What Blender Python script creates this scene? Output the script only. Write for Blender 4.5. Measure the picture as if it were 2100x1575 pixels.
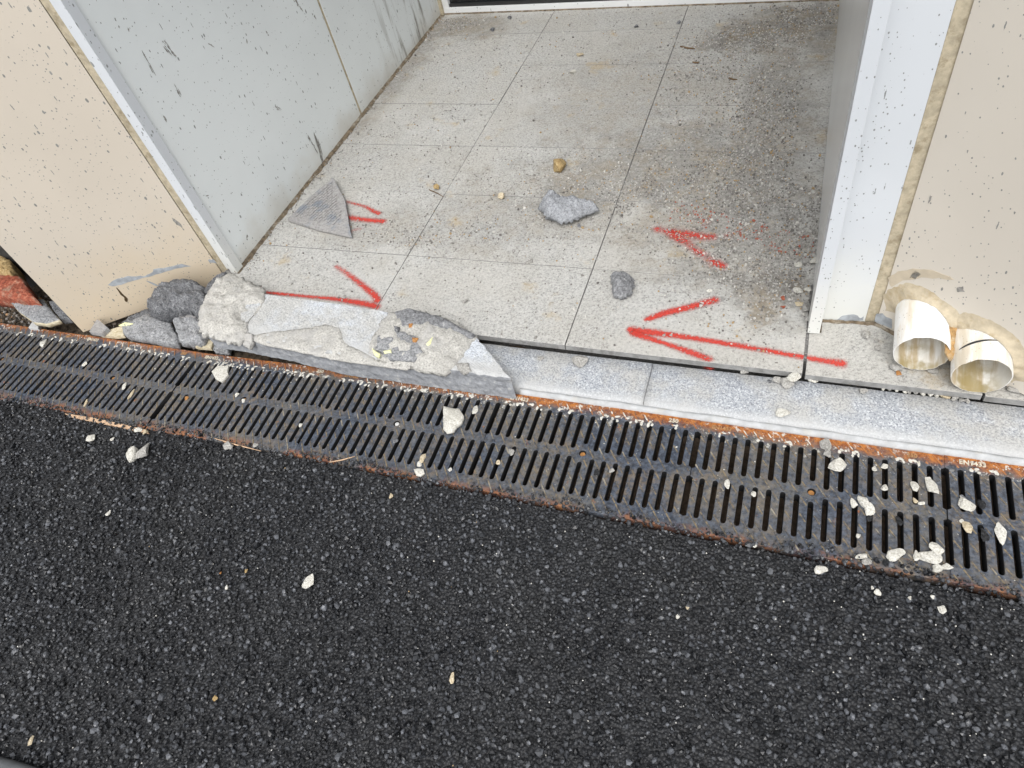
import bpy, bmesh, math, random
import numpy as np
from mathutils import Vector, Matrix, noise as mn
from mathutils.geometry import delaunay_2d_cdt

SC = bpy.context.scene
for _o in list(bpy.data.objects):
    bpy.data.objects.remove(_o)
COL = SC.collection
random.seed(7)
RNG = np.random.default_rng(7)

# ------------------------------------------------------------------ camera
CAM_ROT = np.array([[0.9318526293, -0.1284294033, 0.339347264],
                    [0.3106924596, 0.7654986657, -0.5634554005],
                    [-0.1874056369, 0.6304900325, 0.753233992]])
CAM_POS = np.array([2.123677975, -0.8350827557, 1.354206306])
FPX = 1408.967
cam = bpy.data.cameras.new('camera')
cam.sensor_width = 36.0
cam.lens = 36.0 * FPX / 2100.0
cam.clip_start = 0.02
cam.clip_end = 200
cam_o = bpy.data.objects.new('camera', cam)
COL.objects.link(cam_o)
M = Matrix.Identity(4)
for r in range(3):
    for c in range(3):
        M[r][c] = CAM_ROT[r][c]
    M[r][3] = CAM_POS[r]
cam_o.matrix_world = M
SC.camera = cam_o

# ------------------------------------------------------------------ daylight (overcast)
SUN_DIR = Vector((0.14, -0.58, 0.95)).normalized()
world = bpy.data.worlds.new('World')
SC.world = world
world.use_nodes = True
wn = world.node_tree
wn.nodes.clear()
sky = wn.nodes.new('ShaderNodeTexSky')
sky.sky_type = 'NISHITA'
sky.sun_disc = False
sky.sun_elevation = math.asin(SUN_DIR.z)
sky.sun_rotation = math.atan2(SUN_DIR.x, SUN_DIR.y)
sky.air_density = 1.0
sky.dust_density = 3.0
hs = wn.nodes.new('ShaderNodeHueSaturation')
hs.inputs['Saturation'].default_value = 0.16
bg = wn.nodes.new('ShaderNodeBackground')
bg.inputs['Strength'].default_value = 0.15
wo = wn.nodes.new('ShaderNodeOutputWorld')
wn.links.new(sky.outputs[0], hs.inputs['Color'])
wn.links.new(hs.outputs[0], bg.inputs['Color'])
wn.links.new(bg.outputs[0], wo.inputs['Surface'])
sun = bpy.data.lights.new('sun', 'SUN')
sun.energy = 0.6
sun.angle = math.radians(40)
sun.color = (1.0, 0.97, 0.93)
sun_o = bpy.data.objects.new('sun', sun)
COL.objects.link(sun_o)
sun_o.location = (0, -3, 6)
sun_o.rotation_euler = (-SUN_DIR).to_track_quat('-Z', 'Y').to_euler()
SC.view_settings.view_transform = 'Standard'
SC.view_settings.look = 'None'
SC.view_settings.gamma = 1
SC.view_settings.use_curve_mapping = False
SC.view_settings.exposure = 0.75


# ------------------------------------------------------------------ helpers: points
def _ray(px, py):
    return CAM_ROT @ np.array([(px - 1050) / FPX, -(py - 787.5) / FPX, -1.0])


def U(px, py, z=0.0):
    """point of the place at height z seen at this spot of the photograph"""
    d = _ray(px, py)
    t = (z - CAM_POS[2]) / d[2]
    return CAM_POS + t * d


def UP(px, py, p0, n):
    d = _ray(px, py)
    t = ((np.asarray(p0) - CAM_POS) @ n) / (d @ n)
    return CAM_POS + t * d


def link(o):
    COL.objects.link(o)
    return o


def mk(name, verts, faces, mat, parent=None, loc=None, smooth=False, autosmooth=None):
    """one mesh object; verts are given in world space, loc becomes its origin"""
    v = np.asarray(verts, float)
    if loc is None:
        loc = np.array([v[:, 0].mean(), v[:, 1].mean(), v[:, 2].min()])
    loc = np.asarray(loc, float)
    me = bpy.data.meshes.new(name)
    me.from_pydata((v - loc).tolist(), [], [list(f) for f in faces])
    bm = bmesh.new()
    bm.from_mesh(me)
    bmesh.ops.recalc_face_normals(bm, faces=bm.faces)
    bm.to_mesh(me)
    bm.free()
    me.materials.append(mat)
    if smooth:
        me.polygons.foreach_set('use_smooth', [True] * len(me.polygons))
    o = bpy.data.objects.new(name, me)
    link(o)
    if parent is not None:
        o.parent = parent
        pl = np.array(parent.matrix_basis.translation)
        o.location = loc - pl if parent.parent is None else loc - pl - np.array(parent.parent.matrix_basis.translation)
    else:
        o.location = loc
    return o


def thing(name, label, cat, loc=(0, 0, 0), group=None):
    o = bpy.data.objects.new(name, None)
    link(o)
    o.location = loc
    o.empty_display_size = 0.05
    return tag(o, label, cat, group)


def tag(o, label=None, cat=None, group=None, kind=None):
    if label:
        o['label'] = label
    if cat:
        o['category'] = cat
    if group:
        o['group'] = group
    if kind:
        o['kind'] = kind
    return o


def bevel(o, w, seg=2):
    bm = bmesh.new()
    bm.from_mesh(o.data)
    bmesh.ops.bevel(bm, geom=list(bm.edges), offset=w, segments=seg, affect='EDGES', profile=0.6, clamp_overlap=True)
    bm.to_mesh(o.data)
    bm.free()


def prism(name, poly, z0, z1, mat, parent=None, bev=0.0, loc=None, side=None):
    n = len(poly)
    v = [(p[0], p[1], z0) for p in poly] + [(p[0], p[1], z1) for p in poly]
    f = [tuple(range(n))[::-1], tuple(range(n, 2 * n))]
    f += [(i, (i + 1) % n, n + (i + 1) % n, n + i) for i in range(n)]
    o = mk(name, v, f, mat, parent, loc)
    if bev:
        bevel(o, bev)
    if side:
        o.data.materials.append(side)
        for p in o.data.polygons:
            if abs(p.normal.z) < .3:
                p.material_index = 1
    return o


def box(name, x0, x1, y0, y1, z0, z1, mat, parent=None, bev=0.0, loc=None):
    return prism(name, [(x0, y0), (x1, y0), (x1, y1), (x0, y1)], z0, z1, mat, parent, bev, loc)


def fbm(p, s, o=4, seed=0.0):
    return mn.fractal(Vector((p[0] * s + seed, p[1] * s + seed * 1.7, p[2] * s - seed)), 1.0, 2.0, o)


# ------------------------------------------------------------------ helpers: materials
class NT:
    def __init__(self, name):
        self.m = bpy.data.materials.new(name)
        self.m.use_nodes = True
        self.t = self.m.node_tree
        self.b = self.t.nodes['Principled BSDF']
        self.out = self.t.nodes['Material Output']
        g = self.t.nodes.new('ShaderNodeNewGeometry')
        self.pos = g.outputs['Position']
        self.nrm = g.outputs['Normal']

    def n(self, t):
        return self.t.nodes.new(t)

    def put(self, sock, v):
        if isinstance(v, (int, float)):
            sock.default_value = v
        elif isinstance(v, (tuple, list)):
            sock.default_value = tuple(v) + ((1,) if len(v) == 3 and len(sock.default_value) == 4 else ())
        else:
            self.t.links.new(v, sock)

    def noise(self, s, d=4, r=0.55, vec=None, dist=0.0):
        n = self.n('ShaderNodeTexNoise')
        self.put(n.inputs['Vector'], self.pos if vec is None else vec)
        n.inputs['Scale'].default_value = s
        n.inputs['Detail'].default_value = d
        n.inputs['Roughness'].default_value = r
        n.inputs['Distortion'].default_value = dist
        return n.outputs['Fac']

    def vor(self, s, vec=None, feature='F1', out='Distance', rand=1.0):
        n = self.n('ShaderNodeTexVoronoi')
        n.feature = feature
        self.put(n.inputs['Vector'], self.pos if vec is None else vec)
        n.inputs['Scale'].default_value = s
        n.inputs['Randomness'].default_value = rand
        return n.outputs[out]

    def m_(self, op, a, b=0.0, c=0.0):
        n = self.n('ShaderNodeMath')
        n.operation = op
        self.put(n.inputs[0], a)
        self.put(n.inputs[1], b)
        self.put(n.inputs[2], c)
        return n.outputs[0]

    def ramp(self, x, a, b, lo=0.0, hi=1.0):
        n = self.n('ShaderNodeMapRange')
        n.interpolation_type = 'SMOOTHSTEP'
        self.put(n.inputs[0], x)
        n.inputs[1].default_value = a
        n.inputs[2].default_value = b
        n.inputs[3].default_value = lo
        n.inputs[4].default_value = hi
        return n.outputs[0]

    def mix(self, f, a, b, blend='MIX'):
        n = self.n('ShaderNodeMix')
        n.data_type = 'RGBA'
        n.blend_type = blend
        self.put(n.inputs[0], f)
        self.put(n.inputs[6], a)
        self.put(n.inputs[7], b)
        return n.outputs[2]

    def mapv(self, rot=(0, 0, 0), sc=(1, 1, 1), loc=(0, 0, 0), vec=None):
        n = self.n('ShaderNodeMapping')
        self.put(n.inputs[0], self.pos if vec is None else vec)
        n.inputs['Rotation'].default_value = rot
        n.inputs['Scale'].default_value = sc
        n.inputs['Location'].default_value = loc
        return n.outputs[0]

    def xyz(self, vec=None):
        n = self.n('ShaderNodeSeparateXYZ')
        self.put(n.inputs[0], self.pos if vec is None else vec)
        return n.outputs

    def attr(self, name, out='Color'):
        n = self.n('ShaderNodeAttribute')
        n.attribute_name = name
        return n.outputs[out]

    def bump(self, h, dist, strength=1.0, nrm=None):
        n = self.n('ShaderNodeBump')
        n.inputs['Strength'].default_value = strength
        n.inputs['Distance'].default_value = dist
        self.put(n.inputs['Height'], h)
        if nrm is not None:
            self.put(n.inputs['Normal'], nrm)
        return n.outputs[0]

    def done(self, col=None, rough=None, nrm=None, spec=None, metal=None):
        if col is not None:
            self.put(self.b.inputs['Base Color'], col)
        if rough is not None:
            self.put(self.b.inputs['Roughness'], rough)
        if nrm is not None:
            self.put(self.b.inputs['Normal'], nrm)
        if spec is not None:
            self.put(self.b.inputs['Specular IOR Level'], spec)
        if metal is not None:
            self.put(self.b.inputs['Metallic'], metal)
        return self.m

    def blob(self, x, y, rx, ry, rot=0.0, soft=0.6, warp=None):
        """1 inside an elliptical patch on the floor, ragged edge"""
        s = self.xyz()
        dx = self.m_('SUBTRACT', s[0], x)
        dy = self.m_('SUBTRACT', s[1], y)
        c, q = math.cos(rot), math.sin(rot)
        u = self.m_('ADD', self.m_('MULTIPLY', dx, c / rx), self.m_('MULTIPLY', dy, q / rx))
        v = self.m_('ADD', self.m_('MULTIPLY', dx, -q / ry), self.m_('MULTIPLY', dy, c / ry))
        d = self.m_('SQRT', self.m_('ADD', self.m_('MULTIPLY', u, u), self.m_('MULTIPLY', v, v)))
        if warp is not None:
            d = self.m_('ADD', d, warp)
        return self.ramp(d, 1.0 + soft * 0.5, 1.0 - soft * 0.5)


def m_tile():
    k = NT('bush_hammered_tile')
    g = k.noise(150, 3, 0.7)
    g2 = k.noise(360, 2, 0.6)
    gg = k.m_('ADD', k.m_('MULTIPLY', g, 0.65), k.m_('MULTIPLY', g2, 0.35))
    c = k.mix(k.ramp(gg, 0.38, 0.50), (0.255, 0.253, 0.243), (0.47, 0.465, 0.442))
    c = k.mix(k.ramp(gg, 0.52, 0.61), c, (0.575, 0.568, 0.54))
    oi = k.n('ShaderNodeObjectInfo')
    c = k.mix(k.m_('MULTIPLY', oi.outputs['Random'], .13), c, (.22, .215, .20))
    c = k.mix(k.ramp(k.noise(2.6, 5, .65, k.mapv(loc=(9, 2, 2))), .48, .66, 0, .3), c, (.60, .595, .57))
    big = k.noise(5, 5, 0.6)
    warp = k.m_('MULTIPLY', k.m_('SUBTRACT', k.noise(9, 6, 0.65), 0.5), 3.2)
    # brownish dust carried in by rain and boots, each patch where it lies
    dirt = None
    for (x, y, rx, ry, ro, am) in [(1.97, 1.97, .24, .14, .45, .95), (2.04, 1.25, .11, .60, 0.02, .6), (1.75, 1.12, .50, .25, .3, .7),
                                   (1.98, .82, .28, .24, 0, .6), (2.12, .55, .08, .12, 0, .9), (1.28, .78, .42, .16, .1, .4),
                                   (0.62, 2.14, .22, .12, 0, .7), (.50, 1.75, .07, .42, -.03, .6), (1.55, 1.5, .35, .35, .3, .35),
                                   (0.9, .70, .30, .08, .1, .35), (2.16, 2.0, .06, .30, 0, .7)]:
        b = k.m_('MULTIPLY', k.blob(x, y, rx, ry, ro, 1.0, warp), am)
        dirt = b if dirt is None else k.m_('MAXIMUM', dirt, b)
    dirt = k.m_('MULTIPLY', dirt, k.ramp(k.noise(60, 4, .7), .25, .6, .35, 1))
    dc = k.mix(k.ramp(k.noise(14, 4), .4, .62), (0.26, 0.25, 0.23), (0.28, 0.225, 0.15))
    c = k.mix(k.m_('MULTIPLY', dirt, .9), c, k.mix(.55, dc, c, 'MULTIPLY'))
    c = k.mix(k.ramp(big, .35, .68, 0.0, .42), c, k.mix(.5, c, (0.40, .36, .29)))
    # rusty and yellow clay smears
    ys = k.ramp(k.noise(7, 5, .6, k.mapv(loc=(3, 8, 1))), .62, .72, 0, .45)
    c = k.mix(ys, c, (0.44, 0.33, 0.17))
    b = k.bump(gg, .0016, .9)
    return k.done(c, .88, b, .25)


def m_granite(name='granite', dusty=0.5, bluish=1.0, lo=(0.265, 0.282, 0.308), hi=(0.42, 0.443, 0.472)):
    k = NT(name)
    g = k.noise(210, 3, .75)
    v = k.vor(330, out='Color')
    sv = k.n('ShaderNodeSeparateColor')
    k.put(sv.inputs[0], v)
    c = k.mix(k.ramp(g, .38, .56), lo, hi)
    c = k.mix(k.ramp(sv.outputs[0],   .80, .9, 0, .5), c, (0.11, 0.11, 0.14))
    c = k.mix(k.ramp(sv.outputs[1], .7, .9, 0, .5), c, (0.76, 0.78, 0.79))
    d = k.ramp(k.noise(9, 6, .65), .33 if dusty > .8 else .42, .58 if dusty > .8 else .62, 0, dusty)
    c = k.mix(d, c, k.mix(k.ramp(g, .36, .6), (.30, .30, .29), (0.52, 0.51, 0.48)))
    s = k.xyz()
    lime = k.ramp(k.m_('ADD', s[1], k.m_('MULTIPLY', k.m_('SUBTRACT', k.noise(6, 5), .5), .05)), .198, .162, 0, .7)
    c = k.mix(lime, c, (0.50, 0.505, 0.50))
    d2 = k.ramp(k.noise(14, 5, .6, k.mapv(loc=(5, 1, 2))), .6, .72, 0, .4)
    c = k.mix(d2, c, (0.25, .27, .29))
    b = k.bump(k.noise(160, 4, .7), .0008, .7)
    b = k.bump(k.noise(14, 4), .003, .4, b)
    return k.done(c, .8, b, .3)


def m_concrete(name, base, dark, light, sc=170, bumpd=.0022, stain=None, rough=.92):
    k = NT(name)
    g = k.noise(sc, 4, .75)
    c = k.mix(k.ramp(g, .36, .54), dark, base)
    c = k.mix(k.ramp(g, .55, .68), c, light)
    c = k.mix(k.ramp(k.noise(22, 5, .6), .35, .7, 0, .35), c, dark)
    if stain:
        c = k.mix(k.ramp(k.noise(16, 4, .6, k.mapv(loc=(2, 3, 4))), .5, .66, 0, .8), c, stain)
    b = k.bump(g, bumpd * 1.5, 1.0)
    b = k.bump(k.noise(45, 5, .65), .006, .7, b)
    return k.done(c, rough, b, .2)


def m_iron():
    k = NT('painted_cast_iron')
    s = k.xyz()
    n1 = k.noise(30, 6, .7)
    n2 = k.noise(120, 4, .7)
    n3 = k.noise(11, 5, .6)
    c = k.mix(k.ramp(n2, .35, .65), (0.022, 0.028, 0.040), (0.075, 0.092, 0.125))
    # worn grey scuffs
    c = k.mix(k.ramp(k.noise(55, 6, .75), .5, .7, 0, .55), c, (0.17, 0.19, 0.225))
    # dried tan mud
    mud = k.m_('MULTIPLY', k.ramp(n3, .44, .62), k.ramp(k.noise(70, 5, .7), .40, .62))
    c = k.mix(k.m_('MULTIPLY', mud, .5), c, (0.23, 0.17, 0.10))
    mud2 = k.m_('MULTIPLY', k.ramp(k.noise(4, 4, .6, k.mapv(loc=(7, 7, 0))), .4, .6), k.ramp(k.noise(90, 4, .7, k.mapv(loc=(1, 2, 0))), .36, .6))
    c = k.mix(k.m_('MULTIPLY', mud2, .42), c, (0.19, 0.165, 0.12))
    # orange rust, thick along the kerb-side rail and at the road-side edge
    wob = k.m_('MULTIPLY', k.m_('SUBTRACT', n1, .5), .06)
    yy = k.m_('ADD', s[1], wob)
    e1 = k.ramp(yy, .114, .142)
    e2 = k.ramp(yy, -.124, -.146, 0, .6)
    ru = k.m_('MAXIMUM', k.m_('MULTIPLY', e1, k.ramp(k.noise(9, 3), .26, .44, .35, 1)), k.m_('MULTIPLY', e2, k.ramp(k.noise(8, 3), .4, .55)))
    spots = k.ramp(k.noise(24, 5, .7, k.mapv(loc=(4, 4, 4))), .65, .71, 0, .8)
    ru = k.m_('MAXIMUM', ru, spots)
    ru = k.m_('MULTIPLY', ru, k.ramp(n2, .28, .46))
    rc = k.mix(k.ramp(k.noise(85, 5, .7), .35, .65), (0.19, 0.05, 0.014), (0.46, 0.17, 0.035))
    c = k.mix(ru, c, rc)
    # splashes of white cement
    wn_ = k.m_('MULTIPLY', k.ramp(yy, .07, .118), k.ramp(k.noise(75, 5, .72, k.mapv(loc=(9, 1, 4))), .55, .62))
    wsp = k.ramp(k.noise(210, 3, .6, k.mapv(loc=(3, 1, 4))), .68, .74, 0, .9)
    w = k.m_('MAXIMUM', k.m_('MULTIPLY', wn_, k.ramp(k.noise(6, 3, .5, k.mapv(loc=(2, 9, 4))), .38, .58)), wsp)
    c = k.mix(w, c, (0.60, 0.585, 0.53))
    ro = k.mix(ru, k.mix(k.ramp(n1, .3, .7), (.38, .38, .38), (.62, .62, .62)), (.9, .9, .9))
    b = k.bump(n2, .0009, .7)
    return k.done(c, ro, b, .5)


def m_asphalt(stone):
    k = NT('bituminous_stone' if stone else 'bitumen')
    n1 = k.noise(160, 4, .7)
    if stone:
        a = k.attr('tone', 'Fac')
        c = k.mix(a, (0.004, 0.0045, 0.006), (0.145, 0.153, 0.17))
        c = k.mix(k.ramp(k.noise(420, 3, .6), .55, .72, 0, .35), c, (0.09, 0.095, .103))
        c = k.mix(k.ramp(k.noise(3.2, 4, .6), .45, .7, 0, .2), c, (0.12, .12, .115))
        b = k.bump(k.noise(700, 3, .7), .0004, .6)
        return k.done(c, k.ramp(n1, .3, .7, .14, .48), b, .5)
    c = k.mix(k.vor(150), (0.03, 0.032, 0.036), (0.007, 0.007, 0.008))
    b = k.bump(k.m_('SUBTRACT', 1.0, k.vor(150)), .004, 1.0)
    return k.done(c, .6, b, .5)


def m_panel(name, base, streak=0.0, specks=1.0, rough=.45, low=None, spec=.4, speckc=(.13, .135, .13), lowz=.34):
    """coated facade panel spattered with dried cement"""
    k = NT(name)
    c = k.mix(k.ramp(k.noise(3, 4, .5), .3, .7), base, tuple(x * .94 for x in base))
    s = k.xyz()
    if low:
        f = k.ramp(k.m_('ADD', s[2], k.m_('MULTIPLY', k.m_('SUBTRACT', k.noise(7, 4), .5), .25)), lowz, .02, 0, .75)
        c = k.mix(f, c, low)
    sp = None
    wv = k.mapv((0.5, 0.3, 0.2), (1, 1, 1))
    for (sc, thr, stretch, keep, lo) in ((40, .085, (1.0, 1.0, .55), .42, (0, 0, 0)), (85, .12, (1, 1, .5), .42, (2, 1, 5)), (170, .15, (1, 1, .75), .5, (7, 4, 2))):
        v = k.n('ShaderNodeTexVoronoi')
        k.put(v.inputs['Vector'], k.mapv((0, .35, 0), stretch, lo))
        v.inputs['Scale'].default_value = sc
        sc_ = k.n('ShaderNodeSeparateColor')
        k.put(sc_.inputs[0], v.outputs['Color'])
        d = k.m_('ADD', v.outputs['Distance'], k.m_('MULTIPLY', k.m_('SUBTRACT', k.noise(sc * 5, 2), .5), .12))
        t = k.m_('MULTIPLY', k.m_('POWER', sc_.outputs[0], 2.2), thr * 2.0)
        a = k.m_('MULTIPLY', k.m_('LESS_THAN', d, t), k.m_('LESS_THAN', sc_.outputs[1], keep * specks))
        sp = a if sp is None else k.m_('MAXIMUM', sp, a)
    # flung streaks
    v = k.n('ShaderNodeTexVoronoi')
    k.put(v.inputs['Vector'], k.mapv((0, 0.55, 0), (1, 1, .17), (3, 3, 3)))
    v.inputs['Scale'].default_value = 75
    sc_ = k.n('ShaderNodeSeparateColor')
    k.put(sc_.inputs[0], v.outputs['Color'])
    d = k.m_('ADD', v.outputs['Distance'], k.m_('MULTIPLY', k.m_('SUBTRACT', k.noise(240, 3), .5), .2))
    a = k.m_('MULTIPLY', k.m_('LESS_THAN', d, .10), k.m_('LESS_THAN', sc_.outputs[1], .22 * specks))
    sp = k.m_('MAXIMUM', sp, a)
    shade = k.mix(k.noise(40, 2), speckc, tuple(x * 2.2 for x in speckc))
    c = k.mix(k.m_('MULTIPLY', sp, .88), c, shade)
    if streak:
        g = k.ramp(k.noise(26, 5, .65, k.mapv((0, 0, 0), (1, 1, .12))), .5, .66)
        reg = k.m_('MULTIPLY', k.ramp(s[1], 1.62, 1.95), streak)
        c = k.mix(k.m_('MULTIPLY', g, reg), c, (.22, .21, .18))
    b = k.bump(k.m_('ADD', k.m_('MULTIPLY', sp, .6), k.m_('MULTIPLY', k.noise(12, 3), .4)), .0006, .6)
    return k.done(c, k.m_('ADD', rough, k.m_('MULTIPLY', sp, .35)), b, spec)


def m_plain(name, col, rough=.6, var=.12, sc=40, bumpd=.0004, spec=.4, metal=0.0, dirt=None):
    k = NT(name)
    c = k.mix(k.ramp(k.noise(sc, 5, .65), .3, .7), tuple(x * (1 - var) for x in col), tuple(min(1, x * (1 + var)) for x in col))
    if dirt:
        c = k.mix(k.ramp(k.noise(sc * .6, 5, .7, k.mapv(loc=(1, 5, 2))), .5, .68, 0, .8), c, dirt)
    b = k.bump(k.noise(sc * 4, 4, .6), bumpd, .7)
    return k.done(c, rough, b, spec, metal)


def m_paint():
    k = NT('red_spray_paint')
    d = k.attr('dens', 'Fac')
    n = k.noise(300, 3, .7)
    n2 = k.noise(150, 3, .7)
    a = k.m_('SUBTRACT', k.m_('MULTIPLY', d, 1.30), k.m_('ADD', k.m_('MULTIPLY', k.m_('SUBTRACT', n, .26), 2.2), k.m_('MULTIPLY', k.m_('SUBTRACT', .52, n2), 2.0)))
    mist = k.m_('MULTIPLY', k.ramp(d, .02, .5, 0, .45), k.ramp(k.noise(420, 2, .6), .52, .62))
    a = k.m_('MAXIMUM', k.ramp(a, -.40, .75, 0, .88), mist)
    tr = k.n('ShaderNodeBsdfTransparent')
    mx = k.n('ShaderNodeMixShader')
    k.put(mx.inputs[0], a)
    k.t.links.new(tr.outputs[0], mx.inputs[1])
    k.t.links.new(k.b.outputs[0], mx.inputs[2])
    k.t.links.new(mx.outputs[0], k.out.inputs['Surface'])
    c = k.mix(k.ramp(k.noise(200, 3), .35, .65), (0.50, 0.040, 0.028), (0.66, 0.065, 0.045))
    return k.done(c, .7, k.bump(n2, .001, .6), .3)


def m_pvc():
    k = NT('white_pvc')
    s = k.xyz()
    c = k.mix(k.ramp(k.noise(9, 4), .3, .7), (.80, .80, .78), (.74, .735, .70))
    sp = k.m_('MULTIPLY', k.m_('LESS_THAN', k.vor(140, k.mapv(sc=(1, 1, .7))), .16), k.ramp(k.noise(20, 2), .45, .55))
    c = k.mix(k.m_('MULTIPLY', sp, .7), c, (.2, .19, .17))
    st = k.m_('MULTIPLY', k.ramp(k.noise(38, 5, .6, k.mapv(sc=(1, .12, .2))), .46, .66), .6)
    c = k.mix(st, c, (.52, .40, .22))
    c = k.mix(k.ramp(k.noise(10, 5, .7, k.mapv(loc=(3, 3, 3))), .5, .7, 0, .4), c, (.60, .54, .42))
    return k.done(c, .42, k.bump(k.noise(60, 3), .0004, .5), .45)


def m_pvc_in():
    k = NT('stained_pvc_bore')
    s = k.xyz()
    c = k.mix(k.ramp(k.noise(12, 4), .3, .7), (.72, .71, .67), (.60, .58, .52))
    st = k.ramp(k.noise(46, 5, .6, k.mapv(sc=(1, .1, .25))), .42, .6, 0, .7)
    c = k.mix(st, c, (.36, .25, .10))
    lowm = k.m_('MULTIPLY', k.ramp(s[2], .085, .052), k.ramp(k.noise(24, 4), .4, .6))
    c = k.mix(k.m_('MULTIPLY', lowm, .8), c, (.24, .18, .05))
    return k.done(c, .45, None, .4)


def m_soil():
    k = NT('damp_soil')
    n1 = k.noise(60, 6, .7)
    c = k.mix(k.ramp(n1, .35, .65), (.035, .028, .022), (.16, .125, .09))
    return k.done(c, .95, k.bump(n1, .006, 1), .2)


def m_attr(name, rough=.9, attr='col'):
    k = NT(name)
    c = k.attr(attr, 'Color')
    c = k.mix(k.ramp(k.noise(300, 3, .7), .4, .65, 0, .35), c, k.mix(.6, c, (.2, .18, .15), 'MULTIPLY'))
    return k.done(c, rough, k.bump(k.noise(400, 3), .0008, .7), .25)


TILE = m_tile()
GRANITE = m_granite('granite_kerb', .75)
SLABSTONE = m_granite('pale_granite', .85, lo=(.40, .43, .47), hi=(.58, .615, .66))
SLABSIDE = m_concrete('grey_split_stone', (.29, .30, .315), (.20, .207, .22), (.42, .42, .41), sc=60, bumpd=.0008)
MORTAR = m_concrete('cream_mortar', (.575, .56, .52), (.34, .33, .305), (.72, .705, .66), sc=190, stain=(.46, .45, .43))
GREYCON = m_concrete('grey_concrete', (.36, .365, .375), (.16, .165, .17), (.60, .60, .59))
DARKCON = m_concrete('dark_grey_concrete', (.22, .225, .236), (.08, .082, .087), (.44, .44, .44), bumpd=.0026)
MIDCON = m_concrete('mid_grey_concrete', (.29, .295, .305), (.13, .132, .137), (.48, .48, .475))
BLUELUMP = m_concrete('bluish_concrete', (.40, .415, .44), (.22, .225, .235), (.60, .61, .63), sc=200)
CHIP = m_concrete('white_stone_chip', (.66, .645, .59), (.42, .40, .34), (.80, .79, .74), sc=260, bumpd=.001)
CHIPY = m_concrete('cream_stone_chip', (.60, .52, .38), (.40, .32, .20), (.72, .66, .52), sc=260, bumpd=.001)
CHIPG = m_concrete('grey_stone_chip', (.42, .41, .385), (.24, .23, .21), (.60, .58, .54), sc=240, bumpd=.0012)
TANSTONE = m_concrete('tan_stone', (.46, .34, .17), (.26, .17, .07), (.60, .48, .28), sc=150, bumpd=.0015)
ORANGE = m_concrete('orange_grit', (.55, .28, .10), (.30, .12, .04), (.65, .42, .22), sc=240)
IRON = m_iron()
BITUMEN = m_asphalt(False)
BITSTONE = m_asphalt(True)
BEIGE = m_panel('beige_panel', (.64, .575, .485), specks=1.45, low=(.62, .51, .36), rough=.4)
BEIGE2 = m_panel('beige_panel_sparse', (.66, .61, .53), specks=.9, rough=.45)
GREYP = m_panel('light_grey_panel', (.81, .85, .85), streak=.9, specks=.7, rough=.42, low=(.60, .58, .52), lowz=.16)
GLOSSP = m_panel('glossy_grey_panel', (.74, .74, .73), specks=.12, rough=.2, spec=.6)
TRIM = m_panel('white_trim', (.655, .685, .715), specks=1.25, rough=.35, low=(.74, .74, .68))
DOORW = m_panel('white_door_frame', (.76, .77, .77), specks=.6, rough=.4)
SEALANT = m_plain('tan_sealant', (.46, .40, .29), .8, .2, 60, .001, dirt=(.26, .21, .13))
COLLAR = m_plain('yellowed_foam', (.53, .455, .33), .8, .14, 45, .0012, dirt=(.42, .33, .20))
FOAM = m_plain('brown_foam', (.42, .26, .11), .9, .35, 70, .004, dirt=(.55, .45, .30))
YFOAM = m_plain('pale_yellow_foam', (.80, .80, .46), .9, .1, 120, .001)
SCRAPE = m_plain('bare_grey_scrape', (.36, .385, .41), .8, .22, 50, .001)
SCUFF = m_plain('dark_scuff', (.27, .26, .24), .9, .35, 90, .0006)
DIRTSEAM = m_plain('dirty_seam', (.16, .125, .085), .95, .5, 60, .002, dirt=(.36, .33, .27))
BROWN = m_plain('brown_crack', (.07, .045, .02), .9, .4, 90)
SMEAR = m_plain('tan_smear', (.55, .475, .36), .7, .08, 30)
PVC = m_pvc()
PVCIN = m_pvc_in()
SOIL = m_soil()
MUD = m_plain('brown_mud', (.115, .085, .062), .9, .3, 90, .002)
BLACKWALL = m_plain('black_coated_wall', (.035, .034, .033), .75, .5, 60, .001, dirt=(.07, .066, .06))
GLASS_DARK = m_plain('dark_glass', (.012, .014, .015), .06, .1, 10, 0, .6)
GASKET = m_plain('black_gasket', (.03, .03, .03), .5, .2, 30)
RUBBER = m_plain('dark_grey_rubber', (.075, .08, .085), .55, .15, 30)
WOOD = m_plain('pinkish_wood', (.58, .40, .26), .8, .18, 60, .001)
TWIG = m_plain('brown_twig', (.16, .105, .06), .9, .3, 80)
REDBRICK = m_concrete('red_painted_brick', (.42, .12, .07), (.20, .06, .04), (.62, .33, .22), sc=90, stain=(.40, .30, .22))
TILEBACK = m_concrete('grey_tile_back', (.37, .36, .35), (.26, .25, .245), (.45, .44, .43), sc=130, bumpd=.0006, stain=(.22, .245, .28))
CREAMTILE = m_concrete('cream_glazed_tile', (.62, .56, .42), (.45, .38, .24), (.72, .68, .56), sc=90, bumpd=.0004, rough=.5)
LEADBOLT = m_plain('rusty_bolt', (.40, .19, .06), .8, .3, 90)
WFOAM = m_plain('white_cement_plug', (.66, .66, .64), .9, .1, 90)
PAINT = m_paint()
GRITM = m_attr('porch_grit')
PEBM = m_attr('rubble_pebbles')
BITSTONE2 = m_concrete('black_asphalt_crumb', (.035, .036, .038), (.012, .012, .013), (.07, .07, .073), sc=200)
SAWN = m_plain('sawn_tile_side', (.27, .268, .26), .85, .2, 50, .0005, dirt=(.16, .155, .145))
CONC_PLAIN = m_concrete('screed', (.26, .255, .245), (.15, .145, .14), (.36, .355, .34))
LETTER = m_plain('cement_filled_lettering', (.55, .50, .40), .85, .25, 150)
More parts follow.
